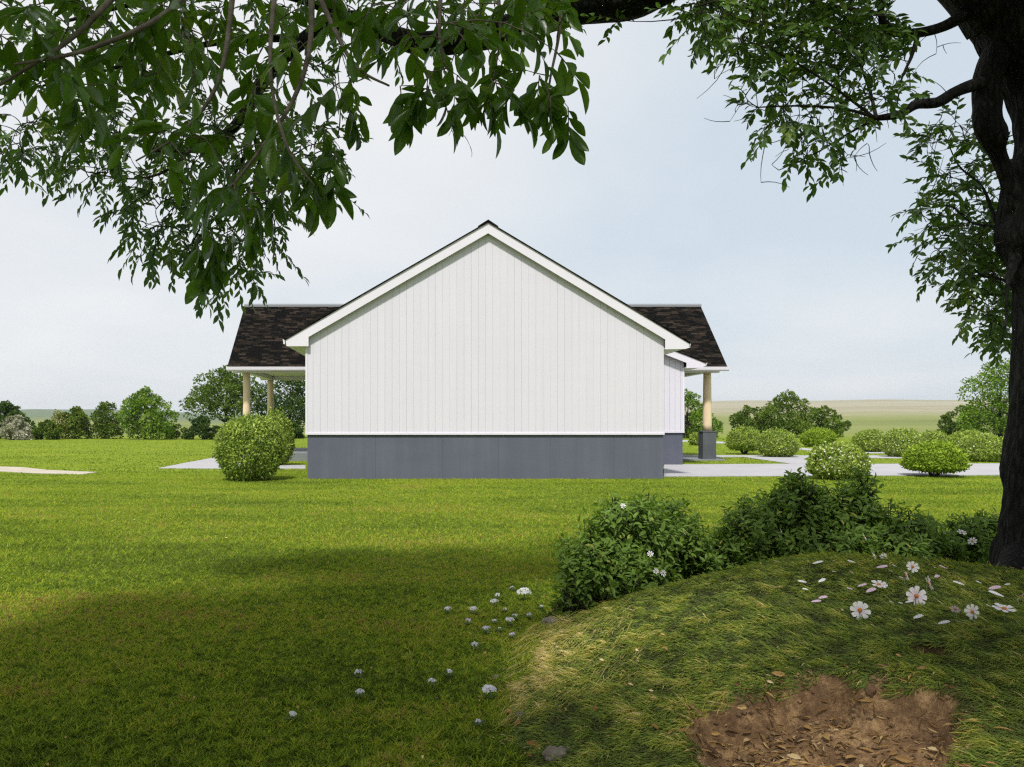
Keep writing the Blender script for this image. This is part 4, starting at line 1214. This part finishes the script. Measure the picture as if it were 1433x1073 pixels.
flower(1237, 779, 10, (-.4, -1, .2), 'right one of two small white cosmos on the mound crest', d=5.0, stem=False)
SG = 'white flowers in the shrubs'
for x, y, dia, face, d, lab in [
    (872, 708, 8, (0, -1, .6), 6.1, 'small white flower high on the left shrub'),
    (957, 744, 10, (1, -.4, .3), 6.1, 'white flower edge on at the right flank of the left shrub'),
    (910, 775, 9, (-.4, -1, .8), 5.72, 'white flower in the middle of the left shrub'),
    (918, 799, 8, (0, -1, .3), 5.55, 'left flower of the pair low on the left shrub'),
    (928, 802, 9, (.2, -1, .3), 5.55, 'right flower of the pair low on the left shrub'),
    (899, 839, 9, (.1, -1, .3), 5.3, 'lowest white flower at the base of the left shrub'),
    (1093, 744, 9, (1, -.4, .4), 6.2, 'white flower edge on at the left side of the tall shrub'),
    (1209, 751, 10, (.8, -.6, .5), 6.2, 'white flower edge on in the middle of the tall shrub'),
    (1346, 745, 12, (0, -.5, 1), 6.6, 'white flower facing up on the small shrub by the trunk'),
    (1361, 757, 12, (-.6, -.5, .7), 6.6, 'tilted white flower lower on the small shrub by the trunk')]:
    flower(x, y, dia, face, lab, d=d, stem=False, group=SG, petals=7, tint=.9)

# fallen petals
PETALS = [(355, 580, 13, 'white petal alone on the far left of the mound crest'), (530, 576, 12, 'white petal near the crest below the tall shrub'), (527, 634, 13, 'dull petal midway between crest and pale pink cosmos'),
          (272, 682, 12, 'white petal at the far left of the flower patch'), (376, 676, 12, 'white petal right of the far left petal'), (288, 720, 7, 'tiny upright petal below the far left petal'),
          (588, 702, 12, 'white petal directly above the pale pink cosmos'), (632, 730, 15, 'long white petal right above the pale pink cosmos'), (520, 720, 10, 'mauve petal left above the pale pink cosmos'),
          (690, 605, 14, 'bent white petal left of the half closed pink cosmos'), (735, 625, 10, 'petal just left below the half closed pink cosmos'), (795, 662, 9, 'white petal below the half closed pink cosmos'),
          (755, 597, 7, 'tiny petal left of the small crest cosmos'), (976, 655, 11, 'white petal right of the edge on pink cosmos'), (965, 605, 6, 'tiny white petal right above the edge on cosmos'), (1010, 607, 13, 'long pink petal right of the small crest cosmos'),
          (1090, 693, 14, 'white petal right of the lilac cosmos'), (1195, 686, 8, 'curled petal midway between lilac cosmos and trunk'), (1280, 719, 16, 'long pinkish petal before the trunk foot'),
          (1285, 752, 18, 'longest dull petal above the sideways cosmos'), (1345, 697, 7, 'tiny petal beside the trunk foot'), (880, 873, 14, 'white petal on the slope below the lilac cosmos'),
          (1015, 905, 15, 'tilted white petal above the small dark hole'), (1250, 815, 12, 'crumpled mauve petal between the sideways and upward cosmos'), (740, 793, 9, 'brownish upright petal left below the lilac cosmos'),
          (788, 797, 7, 'small grey petal below left of the lilac cosmos'), (835, 790, 10, 'white petal close under the lilac cosmos'), (345, 788, 13, 'lower petal of the pair left of the pale pink cosmos'),
          (380, 767, 13, 'upper petal of the pair left of the pale pink cosmos'), (440, 627, 6, 'tiny round petal on the upper left of the patch')]
for x, y, w, lab in PETALS:
    px_, py_ = 1050 + x / 3.742, 640 + y / 3.742
    g = mound_hit(px_, py_); nn = mound_n(np.array([g[0]]), np.array([g[1]]))[0]
    a = rng.normal(0, .35) + (math.pi if rng.random() < .5 else 0)
    dr = np.array([math.cos(a), math.sin(a), rng.uniform(-.05, .25)])
    L = w / F * g[1] * 1.05; mb = MB()
    tm = leaf_template([0, .2, .5, .8, 1], [.10, .3, .42, .38, .16], .25, -.15)
    leaves(mb, [np.array([0, 0, .03]) - dr * L * .5], [dr], [norm(nn + [0, -.35, .2])], L, L * .55, tm, .2 if 'mauve' in lab or 'pink' in lab or 'brown' in lab else .85)
    o = mb.build('fallen_petal', M['petal'], None, True); o.location = tuple(g)
    tag(o, lab, 'petal', 'fallen petals on the mound')

# ------------------------------------------------------------------ lilac flower clusters in the lawn
LIL = [(437, 594, 13, 'upper of the two pale lilac clusters standing apart on the left lawn'), (443, 692, 13, 'lower of the two pale lilac clusters standing apart on the left lawn'), (103, 808, 13, 'whitest cluster, leftmost and alone in the shaded lawn'),
       (805, 638, 12, 'loose cluster with separate florets left of the biggest lilac cluster'), (888, 590, 11, 'small lilac cluster above the loose cluster'), (1092, 684, 22, 'biggest lilac cluster, beside the mound foot'),
       (1038, 842, 10, 'violet cluster nearest the bottom of the photo'), (1018, 453, 12, 'single violet cluster above the biggest one'), (1207, 400, 9, 'violet cluster nearest the straw at the mound foot'),
       (1078, 370, 11, 'pale cluster above the single violet cluster'), (1143, 372, 5, 'tiny white tuft right of the pale cluster'), (985, 330, 10, 'dusky lilac cluster at the left side of the swarm'),
       (1118, 330, 7, 'small dull tuft in the middle of the swarm'), (1195, 327, 13, 'wide pinkish cluster, lower of a touching pair'), (1222, 305, 8, 'small lilac cluster, upper of a touching pair'),
       (1291, 300, 9, 'violet cluster right of the touching pair'), (883, 270, 11, 'leftmost flat cluster of the swarm'), (1012, 272, 12, 'bright lilac cluster right of the leftmost flat cluster'),
       (1117, 233, 11, 'lilac cluster in the upper middle of the swarm'), (1133, 201, 9, 'white cluster just above the upper middle one'), (1170, 271, 7, 'small flat tuft below the upper middle clusters'),
       (1355, 256, 6, 'tiny tuft closest to the left shrub'), (1207, 163, 7, 'small tuft at the top of the swarm'), (1268, 187, 20, 'broad white double cluster at the top right of the swarm')]
for x, y, w, lab in LIL:
    px_, py_ = 380 + x / 3.5825, 780 + y / 3.5825
    g = G(px_, py_ + w * .45); d = g[1]; R_ = w / F * d * .5
    hgt = max(.035, w * .45 / F * d + .02)
    root = thing('lilac_flower', g, lab, 'flower', 'lilac flowers scattered in the lawn')
    fm = MB(); nf = 9 + int(w * 1.6)
    for k in range(nf):
        dv = rand_dirs(1)[0]; dv[2] = abs(dv[2]) * .8
        c = dv * R_ * rng.uniform(.55, .95) * [1.05, .8, .85] + [0, 0, hgt]
        fz = norm(dv + [0, -.3, .3]); u = norm(np.cross(fz, rand_dirs(1)[0])); v_ = np.cross(fz, u); rf = R_ * rng.uniform(.24, .36)
        A5 = np.arange(5) * 1.2566
        leaves(fm, np.tile(c, (5, 1)), np.cos(A5)[:, None] * u + np.sin(A5)[:, None] * v_ + fz * .2, np.tile(fz, (5, 1)), rf, rf * .8, LEAF_RHOMB, np.clip((.95 if 'whit' in lab else .3 if 'violet' in lab or 'dusky' in lab else .6) + rng.normal(0, .15), 0, 1))
    fm.build('florets', M['lilac'], root)
    sm = MB()
    for k in range(3 if w > 15 else 1):
        sm.tube([(rng.normal(0, .006), rng.normal(0, .006), -.01), (0, 0, hgt * .5), (rng.normal(0, R_ * .3), 0, hgt)], [.002, .0018, .0015], 5)
    a = np.arange(5) * 1.25; leaves(sm, np.tile([0, 0, .01], (5, 1)), np.stack([np.cos(a), np.sin(a), np.full(5, .6)], 1), np.tile([0, 0, 1.], (5, 1)), .05, .014, LEAF_MID, .3)
    sm.build('stem', M['stem'], root)

# fallen leaves and stones by the mound foot
DEAD = [(255, 865, 16, 0.3, 'large curled brown leaf near the bottom of the mound foot'), (165, 750, 11, .6, 'orange brown leaf on the mound foot above the curled one'), (125, 690, 12, .8, 'yellowish leaf beside the small grey stone'),
        (895, 775, 13, .35, 'narrow brown leaf standing in the mound grass'), (1030, 795, 11, .3, 'reddish leaf left of the bare hollow'), (575, 675, 10, .5, 'tan leaf in the middle of the mound slope'), (1120, 818, 14, .95, 'long yellow leaf at the rim of the bare hollow'),
        (235, 920, 9, .7, 'small tan leaf below the large curled one')]
for x, y, w, tn, lab in DEAD:
    g = mound_hit(680 + x / 3.77, 820 + y / 3.77); mb = MB(); a = rng.uniform(0, 6.28)
    L = w / F * g[1] * 1.2; dr = np.array([math.cos(a), math.sin(a), .45])
    leaves(mb, [np.array([0, 0, .025]) - dr * L * .4], [dr], [norm([.2, -.7, .8])], L, L * .40, LEAF_FINE, tn)
    o = mb.build('fallen_leaf', M['dead'], None, True); o.location = tuple(g); tag(o, lab, 'leaf', 'fallen leaves around the mound')


def stone(px, py, wpx, hpx, label):
    g = mound_hit(px, py); R_ = wpx / F * g[1] * .5; Hh = hpx / F * g[1]
    mb = MB(); vs = []; nu, nv = 22, 12
    for i in range(nv + 1):
        th = math.pi * i / nv
        for j in range(nu):
            ph = 2 * math.pi * j / nu; dv = np.array([math.sin(th) * math.cos(ph), math.sin(th) * math.sin(ph), math.cos(th)])
            q = 1 + .45 * mnoise.noise(tuple(dv * 1.5 + g)) + .25 * mnoise.noise(tuple(dv * 4 + g * 2)) + .1 * mnoise.noise(tuple(dv * 9 + g))
            vs.append(dv * q * [R_, R_ * .7, Hh])
    fs = [(i * nu + j, (i + 1) * nu + j, (i + 1) * nu + (j + 1) % nu, i * nu + (j + 1) % nu) for i in range(nv) for j in range(nu)]
    mb.add(vs, fs); o = mb.build('stone', M['stone'] if 'brown' not in label else M['clod'], None, True); o.location = tuple(g + [0, 0, Hh * .1]); tag(o, label, 'stone', 'stones at the mound foot')


stone(772, 871, 26, 6, 'flat pale stone between the left shrub and the straw')
stone(783, 1056, 46, 9, 'largest pale dry grass patch, built as a rough stone, at the bottom edge of the mound foot')  # a patch of dry grass, modelled as a stone
stone(728, 1003, 13, 6, 'small grey stone at the mound foot beside the yellowish leaf')
stone(693, 951, 12, 6, 'small stone in the grass above the biggest lilac cluster')
stone(1219, 967, 16, 9, 'round brown clod stone at the back of the bare hollow')

# ------------------------------------------------------------------ haze
HZ = True
if HZ:
    m, t = new_mat('haze_air')
    vol = t.n('ShaderNodeVolumePrincipled', {'Color': (.74, .84, .96, 1), 'Density': .00013, 'Anisotropy': .2})
    o = t.n('ShaderNodeOutputMaterial'); t.t.links.new(vol.outputs[0], o.inputs['Volume'])
    mb = MB(); mb.box(-3500, 3500, -3500, 3500, -2, 75)
    tag(mb.build('haze', m), kind='stuff')

# ------------------------------------------------------------------ sky, sun
W = bpy.data.worlds.new('World'); S.world = W; W.use_nodes = True
t = NT(W)
sun_vec = -tgl
az = math.atan2(sun_vec[0], sun_vec[1])
sky = t.n('ShaderNodeTexSky', sky_type='NISHITA', sun_disc=False, sun_elevation=EL, sun_rotation=az, air_density=1.0, dust_density=2.0, ozone_density=1.0)
skyc = t.n('ShaderNodeVectorMath', {0: sky.outputs[0], 1: (.10, .10, .10)}, operation='MULTIPLY').outputs[0]
tc = t.n('ShaderNodeTexCoord')
sp = t.n('ShaderNodeSeparateXYZ', {0: tc.outputs['Generated']})
den = t.math('ADD', t.math('MAXIMUM', sp.outputs[2], 0.0), .22)
cv = t.n('ShaderNodeCombineXYZ', {0: t.math('DIVIDE', sp.outputs[0], den), 1: t.math('DIVIDE', sp.outputs[1], den), 2: 0.0}).outputs[0]
c1 = t.noise(cv, .9, 5, .5, .3); c2 = t.noise(t.n('ShaderNodeVectorMath', {0: cv, 1: (5.3, 2.1, 0)}, operation='ADD').outputs[0], .45, 3, .5)
f = t.math('ADD', t.math('MULTIPLY', c1, .55), t.math('MULTIPLY', c2, .45))
f = t.math('SUBTRACT', f, t.math('MULTIPLY', t.math('MAXIMUM', sp.outputs[0], -.25), .16))
cloud = t.ramp(f, [(.36, (.70, .79, .87)), (.48, (.83, .875, .915)), (.57, (.92, .935, .95)), (.68, (1.0, .995, .985))])
fin = t.mix(.88, skyc, cloud)
bg = t.n('ShaderNodeBackground', {0: fin, 1: 1.0})
o = t.n('ShaderNodeOutputWorld'); t.t.links.new(bg.outputs[0], o.inputs[0])

sd = bpy.data.lights.new('sun', 'SUN'); sd.energy = 4.8; sd.angle = math.radians(4.5); sd.color = (1.0, .97, .925)
so = bpy.data.objects.new('sun', sd); COL.objects.link(so)
so.rotation_euler = Vector(tuple(tgl)).to_track_quat('-Z', 'Y').to_euler(); so.location = (-5, -10, 20)

# ------------------------------------------------------------------ camera, render
cd = bpy.data.cameras.new('camera'); cam = bpy.data.objects.new('camera', cd); COL.objects.link(cam)
cam.location = (0, 0, CZ); cam.rotation_euler = (math.radians(90), 0, 0)
cd.sensor_width = 36; cd.lens = F / 1433 * 36
cd.shift_x = (716.5 - CX) / 1433; cd.shift_y = (CY - 536.5) / 1433
cd.clip_start = .05; cd.clip_end = 12000
S.camera = cam
S.view_settings.view_transform = 'Standard'; S.view_settings.look = 'None'
S.view_settings.exposure = 0; S.view_settings.gamma = 1
S.render.engine = 'CYCLES'
c = S.cycles
c.max_bounces = 6; c.diffuse_bounces = 3; c.glossy_bounces = 2; c.transmission_bounces = 4; c.volume_bounces = 0; c.transparent_max_bounces = 4
c.use_denoising = False
c.filter_width = 1.3
c.caustics_reflective = False; c.caustics_refractive = False
